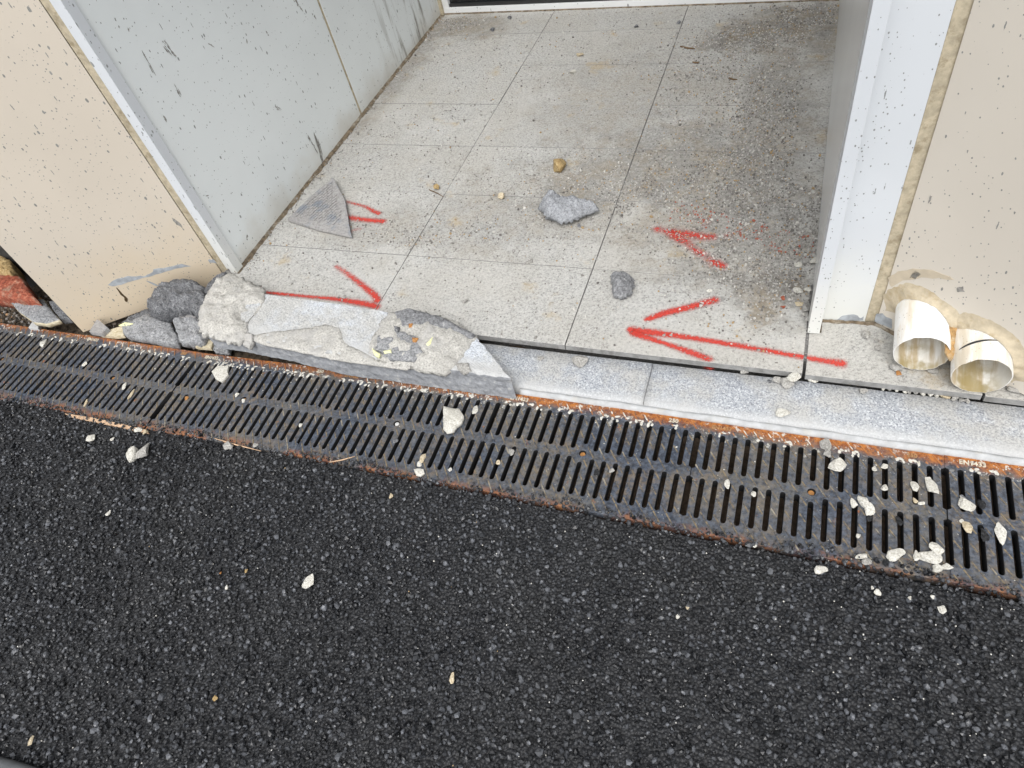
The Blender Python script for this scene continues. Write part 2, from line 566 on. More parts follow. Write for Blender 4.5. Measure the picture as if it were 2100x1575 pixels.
LETTER_R = m_plain('rusty_lettering', (.36, .20, .09), .85, .3, 150)


# ------------------------------------------------------------------ helpers: shapes
def resample(poly, n):
    p = np.asarray(poly, float)
    q = np.vstack([p, p[:1]])
    L = np.r_[0, np.cumsum(np.linalg.norm(np.diff(q, axis=0), axis=1))]
    t = np.linspace(0, L[-1], n, endpoint=False)
    # keep corners: snap nearest samples onto the outline's own corners
    for c in L[:-1]:
        i = np.argmin(abs(t - c))
        t[i] = c
    return np.stack([np.interp(t, L, q[:, i]) for i in range(p.shape[1])], 1)


def chunk(name, outline, th, mat, seed=0, parent=None, jag=.002, rough=.0015, dome=.0, under=.0, n=44, bowl=None, smooth=False, flatbottom=None, side=None):
    """broken lump: outline (3D points of its upper rim), thickness th downward, dome in the middle"""
    P = resample(outline, max(n, 72) if rough > .0012 else n)
    n = len(P)
    nrm_c = P.mean(0)
    out = P.copy()
    sz = np.linalg.norm(P - nrm_c, axis=1).mean()
    rad = (P - nrm_c)[:, :2]
    rad = rad / (np.linalg.norm(rad, axis=1)[:, None] + 1e-9)
    for i in range(n):
        j = fbm(P[i], 60, 4, seed) * jag
        out[i, :2] += rad[i] * j
    n = len(P)
    if rough > .0012:
        smooth = True
    sides = [(-th, 1.0 - under), (-th * .62, 1.02 - under * .5), (-th * .3, 1.015), (0.0, 1.0)]
    V = []
    for dz, k_ in sides:
        for i in range(n):
            q = nrm_c + (out[i] - nrm_c) * np.array([k_, k_, 1.0])
            q[2] += dz
            if flatbottom is not None and dz <= -th * .99:
                q[2] = flatbottom
            elif -th < dz < 0:
                q[:2] += rad[i] * fbm(q, 90, 3, seed + 3) * rough * 2
            V.append(q)
    F = [tuple(range(n))[::-1]]
    for r in range(3):
        for i in range(n):
            a, b = r * n + i, r * n + (i + 1) % n
            F.append((a, b, b + n, a + n))
    rim = np.array(V[3 * n:4 * n])
    e0, e1 = rim[:, :2], np.roll(rim[:, :2], -1, 0)
    area = abs((e0[:, 0] * e1[:, 1] - e1[:, 0] * e0[:, 1]).sum()) / 2
    d = math.sqrt(area) / (24 if rough > .0012 else 9)
    rs = np.random.default_rng(seed + 1000)
    lo, hi = rim.min(0), rim.max(0)
    gx, gy = np.meshgrid(np.arange(lo[0], hi[0], d), np.arange(lo[1], hi[1], d))
    Q = np.stack([gx.ravel(), gy.ravel()], 1)
    Q[:, 0] += (np.round((Q[:, 1] - lo[1]) / d).astype(int) % 2) * d * .5
    Q += rs.uniform(-.28, .28, Q.shape) * d
    ed = e1 - e0
    tt = np.clip(((Q[:, None] - e0[None]) * ed[None]).sum(2) / ((ed ** 2).sum(1)[None] + 1e-12), 0, 1)
    near = np.sqrt((((e0[None] + ed[None] * tt[..., None]) - Q[:, None]) ** 2).sum(2))
    dist = near.min(1)
    cond = (e0[None, :, 1] > Q[:, None, 1]) != (e1[None, :, 1] > Q[:, None, 1])
    xint = ed[None, :, 0] * (Q[:, None, 1] - e0[None, :, 1]) / (ed[None, :, 1] + 1e-15) + e0[None, :, 0]
    ins = (cond & (Q[:, None, 0] < xint)).sum(1) % 2 == 1
    keep = ins & (dist > d * .45)
    Q, dist, near = Q[keep], dist[keep], near[keep]
    if len(Q):
        w = 1 / (near ** 2 + 1e-8)
        zb = (w * rim[None, :, 2]).sum(1) / w.sum(1)
        rin = dist.max()
        pts = []
        for (x, y), z, ds in zip(Q, zb, dist):
            hgt = 1 - (1 - min(1, ds / (rin * .75))) ** 2.4
            q = np.array([x, y, z])
            z += dome * hgt + (fbm(q, 110, 5, seed + 5) * rough * .9 + fbm(q, 30, 4, seed + 9) * rough * 1.5) * min(1, ds / d)
            if bowl:
                db = math.hypot(x - bowl[0], y - bowl[1]) / bowl[2]
                z -= bowl[3] * max(0, 1 - db ** 4)
            pts.append((x, y, z))
        allv = [Vector(v[:2]) for v in rim] + [Vector(p[:2]) for p in pts]
        vo, eo, fo, vidx, _, _ = delaunay_2d_cdt(allv, [(i, (i + 1) % n) for i in range(n)], [], 1, 1e-7)
        idx = []
        for k_, v in enumerate(vo):
            src = vidx[k_]
            if src and src[0] < n:
                idx.append(3 * n + src[0])
            else:
                q = pts[src[0] - n] if src else (v.x, v.y, float(rim[:, 2].mean()))
                idx.append(len(V))
                V.append(np.array(q))
        F += [tuple(idx[i] for i in f) for f in fo]
    else:
        F.append(tuple(range(3 * n, 4 * n)))
    o = mk(name, V, F, mat, parent, smooth=smooth)
    if side:
        o.data.materials.append(side)
        for f in o.data.polygons:
            if f.index <= 3 * n:
                f.material_index = 1
    return o


def pxo(pts, z):
    return [U(a[0], a[1], a[2] if len(a) > 2 else z) for a in pts]


def rock_mesh(seed, sub=2, cuts=9, amp=.12, angular=.97):
    bm = bmesh.new()
    bmesh.ops.create_icosphere(bm, subdivisions=sub, radius=1.0)
    r = random.Random(seed)
    planes = []
    for _ in range(cuts):
        d = Vector((r.gauss(0, 1), r.gauss(0, 1), r.gauss(0, 1))).normalized()
        planes.append((d, r.uniform(.38, .82)))
    for v in bm.verts:
        for d, h in planes:
            k = v.co.dot(d) - h
            if k > 0:
                v.co -= d * k * angular
        nn = mn.fractal(v.co * 1.6 + Vector((seed, seed * 2.1, 0)), 1.0, 2.0, 4)
        v.co *= 1 + amp * nn
    me = bpy.data.meshes.new('stone')
    bm.to_mesh(me)
    bm.free()
    return me


ROCKS = [rock_mesh(i, 3, 9 + i % 5, .10) for i in range(10)]


def rock(name, px, py, w, h, z, mat, label, cat='stone chip', group=None, k=None, tall=.5, sub=None):
    """a stone resting at height z, about w x h pixels across in the photograph"""
    c = U(px, py, z)
    dist = np.linalg.norm(c - CAM_POS)
    s = dist / FPX
    k = random.randrange(len(ROCKS)) if k is None else k
    me = ROCKS[k].copy()
    me.name = name
    me.materials.append(mat)
    o = bpy.data.objects.new(name, me)
    link(o)
    sx, sy = w * s / 2, h * s / 2 * 1.25
    sz = min(sx, sy) * tall
    co = np.empty(len(me.vertices) * 3)
    me.vertices.foreach_get('co', co)
    co = co.reshape(-1, 3)
    a = random.uniform(0, 6.28)
    ca, sa = math.cos(a), math.sin(a)
    co = co @ np.array([[ca, sa, 0], [-sa, ca, 0], [0, 0, 1.0]])
    ext = (co.max(0) - co.min(0)) / 2
    co = (co - (co.max(0) + co.min(0)) / 2) / ext * np.array([sx, sy, sz])
    # image-right is the axis the width was read along
    yaw = math.atan2(CAM_ROT[1, 0], CAM_ROT[0, 0]) * .55
    ca, sa = math.cos(yaw), math.sin(yaw)
    co = co @ np.array([[ca, sa, 0], [-sa, ca, 0], [0, 0, 1.0]])
    co[:, 2] -= co[:, 2].min()
    me.vertices.foreach_set('co', co.ravel())
    me.update()
    o.location = (c[0], c[1], z - sz * .12)
    return tag(o, label, cat, group)


ICO_V = None


def pebbles(name, P, R, mat, tone=None, cols=None, squash=(.7, 1.0), jit=.28, seed=1):
    """thousands of tiny angular stones as one mesh"""
    global ICO_V
    if ICO_V is None:
        bm = bmesh.new()
        bmesh.ops.create_icosphere(bm, subdivisions=1, radius=1.0)
        ICO_V = (np.array([v.co[:] for v in bm.verts]), np.array([[v.index for v in f.verts] for f in bm.faces]))
        bm.free()
    V0, F0 = ICO_V
    r = np.random.default_rng(seed)
    n, nv, nf = len(P), len(V0), len(F0)
    q = r.normal(size=(n, 4))
    q /= np.linalg.norm(q, axis=1)[:, None]
    w, x, y, z = q.T
    ROT = np.stack([1 - 2 * (y * y + z * z), 2 * (x * y - z * w), 2 * (x * z + y * w),
                    2 * (x * y + z * w), 1 - 2 * (x * x + z * z), 2 * (y * z - x * w),
                    2 * (x * z - y * w), 2 * (y * z + x * w), 1 - 2 * (x * x + y * y)], 1).reshape(n, 3, 3)
    sc = r.uniform(squash[0], squash[1], size=(n, 1, 3))
    v = V0[None] * (1 + r.uniform(-jit, jit, size=(n, nv, 1))) * sc
    v = np.einsum('nij,nkj->nki', ROT, v) * np.asarray(R)[:, None, None] + np.asarray(P)[:, None]
    f = (F0[None] + (np.arange(n) * nv)[:, None, None]).reshape(-1, 3)
    me = bpy.data.meshes.new(name)
    me.vertices.add(n * nv)
    me.vertices.foreach_set('co', v.ravel())
    me.loops.add(len(f) * 3)
    me.loops.foreach_set('vertex_index', f.ravel())
    me.polygons.add(len(f))
    me.polygons.foreach_set('loop_start', np.arange(len(f)) * 3)
    me.polygons.foreach_set('loop_total', np.full(len(f), 3))
    if tone is not None:
        at = me.attributes.new('tone', 'FLOAT', 'POINT')
        at.data.foreach_set('value', np.repeat(tone, nv))
    if cols is not None:
        at = me.attributes.new('col', 'FLOAT_COLOR', 'POINT')
        cc = np.concatenate([cols, np.ones((n, 1))], 1)
        at.data.foreach_set('color', np.repeat(cc, nv, axis=0).ravel())
    me.polygons.foreach_set('use_smooth', np.zeros(len(f), bool))
    me.update(calc_edges=True)
    me.materials.append(mat)
    o = bpy.data.objects.new(name, me)
    link(o)
    return o


def tube(name, path, rad, mat, parent=None, n=14, jag=0.0, seed=0, caps=True, flat=None):
    P = [Vector(p) for p in path]
    V, F = [], []
    for i, p in enumerate(P):
        t = (P[min(i + 1, len(P) - 1)] - P[max(i - 1, 0)]).normalized()
        a = t.orthogonal() if abs(t.z) > .95 else t.cross(Vector((0, 0, 1)))
        a.normalize()
        b = t.cross(a).normalized()
        r = rad[i] if isinstance(rad, (list, tuple, np.ndarray)) else rad
        for k in range(n):
            an = 2 * math.pi * k / n
            d = a * math.cos(an) + b * math.sin(an)
            q = p + d * r
            if jag:
                q += d * fbm(q, 60, 4, seed) * jag
            V.append(q[:])
    for i in range(len(P) - 1):
        for k in range(n):
            F.append((i * n + k, i * n + (k + 1) % n, (i + 1) * n + (k + 1) % n, (i + 1) * n + k))
    if caps:
        F.append(tuple(range(n))[::-1])
        F.append(tuple(range((len(P) - 1) * n, len(P) * n)))
    return mk(name, V, F, mat, parent, smooth=True)


# ================================================================== THE SETTING
T = 0.045            # top of the porch tiles
KZ = 0.020           # top of the granite kerb
# far ground (soil under everything) and the road sheet
o = mk('ground', [(-40, -40, -.32), (40, -40, -.32), (40, 40, -.32), (-40, 40, -.32)], [(0, 1, 2, 3)], SOIL, loc=(0, 0, -.32))
tag(o, kind='structure')
o = prism('road', [(-40, -40), (40, -40), (40, -.152), (-40, -.152)], -.30, -.0046, BITUMEN, loc=(0, -1, 0))
tag(o, kind='structure')


def edge_y(x):
    return -.139 + .010 * np.clip((x - 1.2) / 1.3, -1, 1) + .007 * np.sin(x * 11 + 1) + .004 * np.sin(x * 37) + .003 * np.sin(x * 83)


# packed aggregate of the fresh asphalt
quad = np.array([(-.45, -.10), (.62, -1.25), (2.95, -.66), (3.0, -.10)])


def inside(P, poly):
    ok = np.ones(len(P), bool)
    n = len(poly)
    for i in range(n):
        a, b = poly[i], poly[(i + 1) % n]
        ok &= ((b[0] - a[0]) * (P[:, 1] - a[1]) - (b[1] - a[1]) * (P[:, 0] - a[0])) > 0
    return ok


PP, RR = [], []
for sp, r0, r1, frac in ((.0100, .0039, .0069, .82), (.0054, .0016, .0030, .38)):
    gx, gy = np.meshgrid(np.arange(-.5, 3.05, sp), np.arange(-1.3, -.1, sp))
    P = np.stack([gx.ravel(), gy.ravel()], 1)
    P[:, 0] += (np.round(P[:, 1] / sp).astype(int) % 2) * sp * .5
    P += RNG.uniform(-.5, .5, P.shape) * sp * 1.3
    P = P[inside(P, quad)]
    P = P[P[:, 1] < edge_y(P[:, 0])]
    P = P[RNG.random(len(P)) < frac]
    n = len(P)
    R = RNG.uniform(r0, r1, n) * np.where((RNG.random(n) < .05) & (r0 > .003), 1.45, 1)
    PP.append(np.c_[P, RNG.normal(-.0006, .0025, n) - (.0012 if r0 < .003 else 0)])
    RR.append(R)
P, R = np.concatenate(PP), np.concatenate(RR)
P[:, 2] += np.clip((P[:, 1] - edge_y(P[:, 0]) + .03) / .03, 0, 1) * .0035
P, Z = P[:, :2], P[:, 2]
n = len(P)
big = np.array([mn.noise(Vector((p[0] * 2.3, p[1] * 2.3, 0))) for p in P])
tone = np.clip(RNG.beta(.62, 2.1, n) + .10 * big, 0, 1) * np.where(R < .0031, .35, 1)
o = pebbles('asphalt_aggregate', np.c_[P, Z], R, BITSTONE, tone=tone, squash=(.5, 1.0), jit=.34, seed=3)
tag(o, kind='stuff')
# loose dark crumbs along the ragged edge, lying over the rail of the grates
n = 900
x = RNG.uniform(-.2, 2.85, n)
P = np.c_[x, edge_y(x) + np.abs(RNG.normal(0, .006, n)) - .003, np.full(n, .0035)]
o = pebbles('asphalt_crumbs', P, RNG.uniform(.0014, .0034, n), BITSTONE, tone=RNG.beta(1.2, 3, n), seed=4)
tag(o, kind='stuff')
# pale dust and grit specks on the asphalt
n = 480
P = U(0, 900)[None] + 0
px = RNG.uniform(0, 2100, n)
py = RNG.uniform(840, 1575, n)
pts = np.array([U(a, b, .003) for a, b in zip(px, py)])
keep = pts[:, 1] < edge_y(pts[:, 0]) - .004
w = np.exp(-np.abs(pts[:, 1] + .15) / .22) + .12
keep &= RNG.random(n) < w * 1.1
pts = pts[keep]
n = len(pts)
cols = np.array([(.62, .60, .55), (.55, .54, .5), (.66, .65, .62), (.5, .36, .2)])[RNG.choice(4, n, p=[.4, .3, .25, .05])]
o = pebbles('pale_grit', pts, RNG.uniform(.0009, .0021, n), GRITM, cols=cols, seed=5)
tag(o, kind='stuff')

# drain channel under the grates
chan = [(-.137, -.032), (-.115, -.032), (-.108, -.17), (.100, -.17), (.118, -.032), (.142, -.032), (.142, -.25), (-.137, -.25)]
V = [(-3, y, z) for y, z in chan] + [(5, y, z) for y, z in chan]
nn = len(chan)
o = mk('drain_channel', V, [tuple(range(nn)), tuple(range(nn, 2 * nn))[::-1]] + [(i, (i + 1) % nn, nn + (i + 1) % nn, nn + i) for i in range(nn)], MUD, loc=(0, 0, -.2))
tag(o, kind='structure')

# soil where the kerb has come away
V, F = [], []
xs = np.linspace(-1.6, 1.5, 125)
ys = np.linspace(.146, .60, 26)
for x in xs:
    for y in ys:
        z = -.035 + .03 * fbm((x, y, 0), 9, 5, 2) + .008 * fbm((x, y, 0), 60, 4, 3) - .03 * (0.1 < x < .55) * math.exp(-((y - .2) / .05) ** 2)
        V.append((x, y, z))
for i in range(len(xs) - 1):
    for j in range(len(ys) - 1):
        a = i * len(ys) + j
        F.append((a, a + 1, a + len(ys) + 1, a + len(ys)))
o = mk('soil', V, F, SOIL, smooth=True)
tag(o, kind='structure')

# ------------------------------------------------------------------ porch floor
floor = prism('porch_floor', [(.40, .335), (3.4, .335), (3.4, 2.7), (.40, 2.7)], -.25, T - .0045, CONC_PLAIN, loc=(1.3, 1.2, 0))
tag(floor, kind='structure')
cols_x = [.452, 1.035, 1.632, 2.2105]
rows = [(.293, -.004), (.589, .0), (.905, .0), (1.187, -.013), (1.467, -.028), (1.763, -.037), (2.046, -.03), (2.30, -.048)]


def rowy(i, x):
    return rows[i][0] + rows[i][1] * (x - 1.3)


G = .0013
tr = random.Random(3)
for i in range(len(rows) - 1):
    for j in range(3):
        x0, x1 = cols_x[j] + G, cols_x[j + 1] - G
        if j == 2:
            x1 = cols_x[3] - (.0035 if i == 0 else -.01)
        if j == 0:
            x0 -= .012
        dz = tr.uniform(-.0012, .0008)
        g2 = .0007
        tl = [(x0, rowy(i, x0) + g2), (x1, rowy(i, x1) + g2), (x1, rowy(i + 1, x1) - g2), (x0, rowy(i + 1, x0) - g2)]
        prism('paving_tile', tl, T - .022 if i else T - .018, T + dz, TILE, floor, .0012, side=SAWN)
x0 = cols_x[3] + .0035
prism('paving_tile', [(x0, .2875), (2.566, .287), (2.566, .47), (2.34, .49), (x0, .49)], T - .018, T - .001, TILE, floor, .0012, side=SAWN)
prism('paving_tile', [(2.572, .2875), (2.98, .286), (2.98, .47), (2.573, .47)], T - .022, T - .004, TILE, floor, .0012, side=SAWN)

# ------------------------------------------------------------------ kerb stones
kg = 'granite kerb stones along the drain'


def kerb(x0, x1, label, z=KZ):
    nx = max(4, int((x1 - x0) / .02))
    prof = [(.290, -.20), (.2905, z - .004), (.287, z), (.24, z + .0005), (.20, z), (.170, z - .0012), (.163, z - .003), (.1605, z - .006), (.159, z - .012), (.1555, -.001), (.1545, -.20)]
    V, F = [], []
    for i in range(nx + 1):
        x = x0 + (x1 - x0) * i / nx
        for y, zz in prof:
            e = fbm((x, y, zz), 14, 4, 5) * .0022 if y < .2 and zz > -.1 else fbm((x, y, 0), 9, 3, 8) * .0008
            V.append((x + (.0015 * fbm((0, y, zz), 80, 3, i) if i in (0, nx) else 0), y + e, zz + e * .6))
    m = len(prof)
    for i in range(nx):
        for j in range(m - 1):
            F.append((i * m + j, i * m + j + 1, (i + 1) * m + j + 1, (i + 1) * m + j))
        F.append((i * m + m - 1, i * m, (i + 1) * m, (i + 1) * m + m - 1))
    F.append(tuple(range(m)))
    F.append(tuple(range(nx * m, (nx + 1) * m))[::-1])
    return tag(mk('kerb_stone', V, F, GRANITE, smooth=True), label, 'kerb stone', kg)


kerb(1.36, 1.8605, 'blue grey granite kerb stone partly covered by the lifted broken slab')
kerb(1.8625, 2.95, 'long pale granite kerb stone with gravel along its back joint, below the two pipes', KZ - .0006)
# lime fillet along the foot of the kerb
V, F = [], []
nx = 150
for i in range(nx + 1):
    x = 1.545 + (2.95 - 1.545) * i / nx
    j = fbm((x, 0, 0), 12, 4, 6)
    for y, z in ((.1600, .0115 + .002 * j), (.1530 + .001 * j, .0105 + .002 * j), (.1475 + .0015 * j, .004), (.1465, -.002), (.158, -.004)):
        V.append((x, y, z))
for i in range(nx):
    for j in range(4):
        F.append((i * 5 + j, i * 5 + j + 1, (i + 1) * 5 + j + 1, (i + 1) * 5 + j))
    F.append((i * 5 + 4, i * 5, (i + 1) * 5, (i + 1) * 5 + 4))
F += [tuple(range(5)), tuple(range(nx * 5, nx * 5 + 5))[::-1]]
LIME = m_plain('pale_lime_mortar', (.45, .46, .465), .9, .14, 40, .001, dirt=(.46, .45, .42))
tag(mk('mortar_fillet', V, F, LIME, smooth=True), 'thin pale mortar fillet between granite kerb and rusty grate rail', 'mortar')

# ------------------------------------------------------------------ drain grates
PITCH = .5 / 18
GW = .144


def slot_pts(x, y0, y1, w, n=6):
    r = w / 2
    pts = []
    for k in range(n + 1):
        a = math.pi + math.pi * k / n
        pts.append((x + r * math.cos(a), y0 + r + r * math.sin(a)))
    for k in range(n + 1):
        a = math.pi * k / n
        pts.append((x + r * math.cos(a), y1 - r + r * math.sin(a)))
    return pts


def grate_mesh():
    cu = bpy.data.curves.new('g', 'CURVE')
    cu.dimensions = '2D'
    cu.fill_mode = 'BOTH'
    cu.extrude = .013
    cu.bevel_depth = .0011
    cu.bevel_resolution = 1

    def add(pts):
        s = cu.splines.new('POLY')
        s.points.add(len(pts) - 1)
        for q, p in zip(s.points, pts):
            q.co = (p[0], p[1], 0, 1)
        s.use_cyclic_u = True
    L = .2493
    h = .0075
    A0, A1 = .0105, .1125
    B0, B1 = -.1125, -.0095
    out = [(-L, -GW), (L, -GW), (L, B0), (L - h, B0 + .003), (L - h, B1 - .003), (L - .001, B1), (L - .001, A0), (L - h, A0 + .003), (L - h, A1 - .004), (L, A1), (L, GW),
           (-L, GW), (-L, A1), (-L + h, A1 - .004), (-L + h, A0 + .003), (-L + .001, A0), (-L + .001, B1), (-L + h, B1 - .003), (-L + h, B0 + .003), (-L, B0)]
    add(out)
    w = .0132
    for k in range(1, 18):
        x = -.25 + k * PITCH
        near = k == 9
        add(slot_pts(x, A0 + (.016 if near else 0), A1, w))
        add(slot_pts(x, B0, B1 - (.012 if near else 0), w))
    add([(.0095 * math.cos(a * math.pi / 9), .001 + .0095 * math.sin(a * math.pi / 9)) for a in range(18)])
    ob = bpy.data.objects.new('g', cu)
    COL.objects.link(ob)
    dg = bpy.context.evaluated_depsgraph_get()
    me = bpy.data.meshes.new_from_object(ob.evaluated_get(dg))
    bpy.data.objects.remove(ob)
    me.name = 'grate_casting'
    for v in me.vertices:
        v.co.z -= .0141
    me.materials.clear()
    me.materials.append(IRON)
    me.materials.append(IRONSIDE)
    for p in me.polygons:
        if abs(p.normal.z) < .35 and abs(p.center.y) < GW - .004:  # upright inner faces take the darkened slot colour
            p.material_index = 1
    return me


IRONSIDE = m_plain('slot_shade_black', (.012, .012, .013), .8, .3, 40)  # shade inside the slots put into the colour: near-black walls
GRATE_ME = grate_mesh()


def in_slot(x, y):
    k = round((x + .25) / PITCH)
    if abs(x - (-.25 + k * PITCH)) < .0072 and (.0085 < abs(y) < .1145):
        return True
    if math.hypot(x, y - .001) < .013:
        return True
    return False


def ribs_mesh():
    """raised diagonal tread ribs, broken by the slots"""
    V, F = [], []
    d = Vector((.58, -.815)).normalized()
    nrm = Vector((-d.y, d.x))
    hw, hh = .0012, .0013
    k = -14
    while k < 34:
        base = Vector((-.25 + k * PITCH + .004, GW))
        run = []
        t = 0.0
        L = (2 * GW) / -d.y

        def flush(run):
            if len(run) < 3:
                return
            a, b = run[0], run[-1]
            i = len(V)
            for p in (a, b):
                q0, q1 = p - nrm * hw * 1.7, p + nrm * hw * 1.7
                r0, r1 = p - nrm * hw * .8, p + nrm * hw * .8
                V.extend([(q0.x, q0.y, -.0005), (r0.x, r0.y, hh), (r1.x, r1.y, hh), (q1.x, q1.y, -.0005)])
            F.extend([(i, i + 1, i + 5, i + 4), (i + 1, i + 2, i + 6, i + 5), (i + 2, i + 3, i + 7, i + 6), (i, i + 3, i + 2, i + 1), (i + 4, i + 5, i + 6, i + 7)])
        while t < L:
            p = base + d * t
            ok = abs(p.x) < .246 and abs(p.y) < GW - .003 and not in_slot(p.x, p.y)
            if ok and p.y > .12 and (-.235 < p.x < -.175 or .165 < p.x < .215):
                ok = False
            if ok:
                run.append(p)
            else:
                flush(run)
                run = []
            t += .0015
        flush(run)
        k += 1
    me = bpy.data.meshes.new('tread_ribs')
    me.from_pydata([tuple(v) for v in V], [], F)
    me.materials.append(RIBM)
    return me


def m_rib():
    k = NT('rusty_tread_rib')
    n = k.noise(60, 5, .7)
    c = k.mix(k.ramp(n, .35, .62), (.045, .052, .066), (.23, .18, .11))
    c = k.mix(k.ramp(k.noise(20, 4, .6), .55, .66, 0, .8), c, (.33, .30, .24))
    c = k.mix(k.ramp(k.m_('ADD', k.xyz()[1], k.m_('MULTIPLY', n, .03)), .115, .145, 0, .85), c, (.42, .15, .035))
    return k.done(c, .75, k.bump(n, .0006, .6), .4)


RIBM = m_rib()
RIBS_ME = ribs_mesh()


def text_mesh(s, size, mat):
    cu = bpy.data.curves.new('t', 'FONT')
    cu.body = s
    cu.size = size
    cu.extrude = .0007
    cu.offset = .0004
    cu.resolution_u = 3
    cu.align_x = 'CENTER'
    cu.align_y = 'CENTER'
    ob = bpy.data.objects.new('t', cu)
    COL.objects.link(ob)
    dg = bpy.context.evaluated_depsgraph_get()
    me = bpy.data.meshes.new_from_object(ob.evaluated_get(dg))
    bpy.data.objects.remove(ob)
    me.materials.clear()
    me.materials.append(mat)
    me.name = 'lettering'
    return me


EN_ME = text_mesh('EN1433', .0150, LETTER)
N250_ME = text_mesh('250', .0150, LETTER)
EN_R = text_mesh('EN1433', .0135, LETTER_R)
N250_R = text_mesh('250', .0135, LETTER_R)


def disc_mesh(r, z0, z1, mat, n=16, dome=0.0):
    V = [(r * math.cos(2 * math.pi * i / n), r * math.sin(2 * math.pi * i / n), z0) for i in range(n)]
    V += [(r * math.cos(2 * math.pi * i / n) * .92, r * math.sin(2 * math.pi * i / n) * .92, z1) for i in range(n)] + [(0, 0, z1 + dome)]
    F = [tuple(range(n))[::-1]] + [(i, (i + 1) % n, n + (i + 1) % n, n + i) for i in range(n)] + [(n + i, n + (i + 1) % n, 2 * n) for i in range(n)]
    me = bpy.data.meshes.new('bolt')
    me.from_pydata(V, [], F)
    me.materials.append(mat)
    return me


CUP_ME = disc_mesh(.0118, -.020, -.0155, IRON)
BOLT_ME = disc_mesh(.0068, -.016, -.006, LEADBOLT, dome=.001)
PLUG_ME = disc_mesh(.0062, -.016, -.004, WFOAM, dome=.0015)
glabels = {
    -2: None,
    -1: 'iron drain grate at the far left below the dark rubble',
    0: 'rusty iron drain grate in front of the lower corner of the left beige panel',
    1: 'iron drain grate with a flat white chip, below the left end of the slab',
    2: 'iron drain grate under the slab middle, white plug in its bolt hole',
    3: 'iron drain grate meeting the right tip of the broken slab',
    4: 'iron drain grate with an orange rusty bolt in its middle hole',
    5: 'rightmost iron drain grate below the white pipes, strewn with white chips',
}
ycs = {-2: -.009, -1: -.009, 0: -.008, 1: -.006, 2: .0, 3: .003, 4: .004, 5: .005}
rots = {-1: .0, 0: -.006, 1: .022, 2: .012, 3: .004, 4: .003, 5: .0}
for k in range(-1, 6):
    loc = (.5 * k + .25 + (.006 if k == 1 else 0), ycs[k], (.0012 if k % 2 else -.0004))
    g = thing('drain_grate', glabels[k], 'drain grate', loc, 'cast iron drain grates in a row along the kerb')
    g.rotation_euler = (0, 0, rots[k])

    def sub(name, me, xy=(0, 0), z=0.0):
        o = bpy.data.objects.new(name, me)
        link(o)
        o.parent = g
        o.location = (xy[0], xy[1], z)
        return o
    sub('casting', GRATE_ME)
    sub('tread_ribs', RIBS_ME)
    sub('lettering', EN_R if k in (2, 4) else EN_ME, (-.200, .1300), .0009)
    sub('lettering', N250_ME if k in (3, 1) else N250_R, (.190, .1300), .0009)
    sub('bolt_cup', CUP_ME, (0, .001))
    sub('bolt', PLUG_ME if k == 2 else BOLT_ME, (0, .001))

# dried cement splashed on the rails and over the upper slot ends, different on every grate
CEMENT = m_plain('splashed_cement', (.60, .585, .53), .92, .16, 120, .0012, dirt=(.42, .36, .27))


def crust(seed, amount):
    r = random.Random(seed)
    V, F = [], []

    def pat(cx, cy, rx, ry, rot, h, n=11):
        i0 = len(V)
        ph = r.uniform(0, 9)
        c, q = math.cos(rot), math.sin(rot)
        for lay, (sc_, z) in enumerate(((1, -.0002), (.82, h * .8))):
            for k in range(n):
                a = 2 * math.pi * k / n
                rr_ = sc_ * (1 + .45 * mn.noise(Vector((math.cos(a) * 1.7 + ph, math.sin(a) * 1.7, seed))))
                u, w_ = rx * rr_ * math.cos(a), ry * rr_ * math.sin(a)
                V.append((cx + u * c - w_ * q, cy + u * q + w_ * c, z))
        V.append((cx, cy, h))
        for k in range(n):
            F.append((i0 + k, i0 + (k + 1) % n, i0 + n + (k + 1) % n, i0 + n + k))
            F.append((i0 + n + k, i0 + n + (k + 1) % n, i0 + 2 * n))
    for k in range(0, 19):
        x = -.25 + k * PITCH
        if r.random() < amount and abs(x) < .245:
            for _ in range(r.choice((1, 2, 2, 3))):
                s_ = r.choice((-1, 1))
                pat(x + s_ * r.uniform(.004, .0085), .1125 + r.uniform(-.007, .006), r.uniform(.002, .0042), r.uniform(.003, .007), r.uniform(-.6, .6), .0009)
            pat(x + r.uniform(-.002, .002), .1165 + r.uniform(0, .003), r.uniform(.004, .0075), r.uniform(.0018, .0036), r.uniform(-.3, .3), .0011)
        if r.random() < amount * .75 and abs(x) < .235 and not (-.245 < x < -.15 or .165 < x < .23):
            # run of cement along a rib from the rail to the slot
            L = r.uniform(.008, .022)
            pat(x - .012 + r.uniform(-.003, .003), .128, L * .55, r.uniform(.0012, .0022), math.radians(-55), .0012, 13)
    for _ in range(int(70 * amount)):
        x, y = r.uniform(-.24, .24), .13 - abs(r.gauss(0, .05))
        if in_slot(x, y) or y < -.13 or (y > .118 and (-.25 < x < -.16 or .165 < x < .22)):
            continue
        q = r.uniform(.0006, .0022)
        pat(x, y, q, q * r.uniform(.6, 1.4), r.uniform(0, 3), .0006, 7)
    me = bpy.data.meshes.new('cement_crust')
    me.from_pydata(V, [], F)
    me.materials.append(CEMENT)
    return me


for g in [o for o in COL.objects if o.name.startswith('drain_grate')]:
    k = round((g.location.x - .25) / .5)
    o = bpy.data.objects.new('cement_crust', crust(100 + k, {-1: .45, 0: .6, 1: .8, 2: .75, 3: .8, 4: .5, 5: .35}[k]))
    link(o)
    o.parent = g
    o.location = (0, 0, .0006)
    o['kind'] = 'stuff'

# ------------------------------------------------------------------ walls
H = 2.7


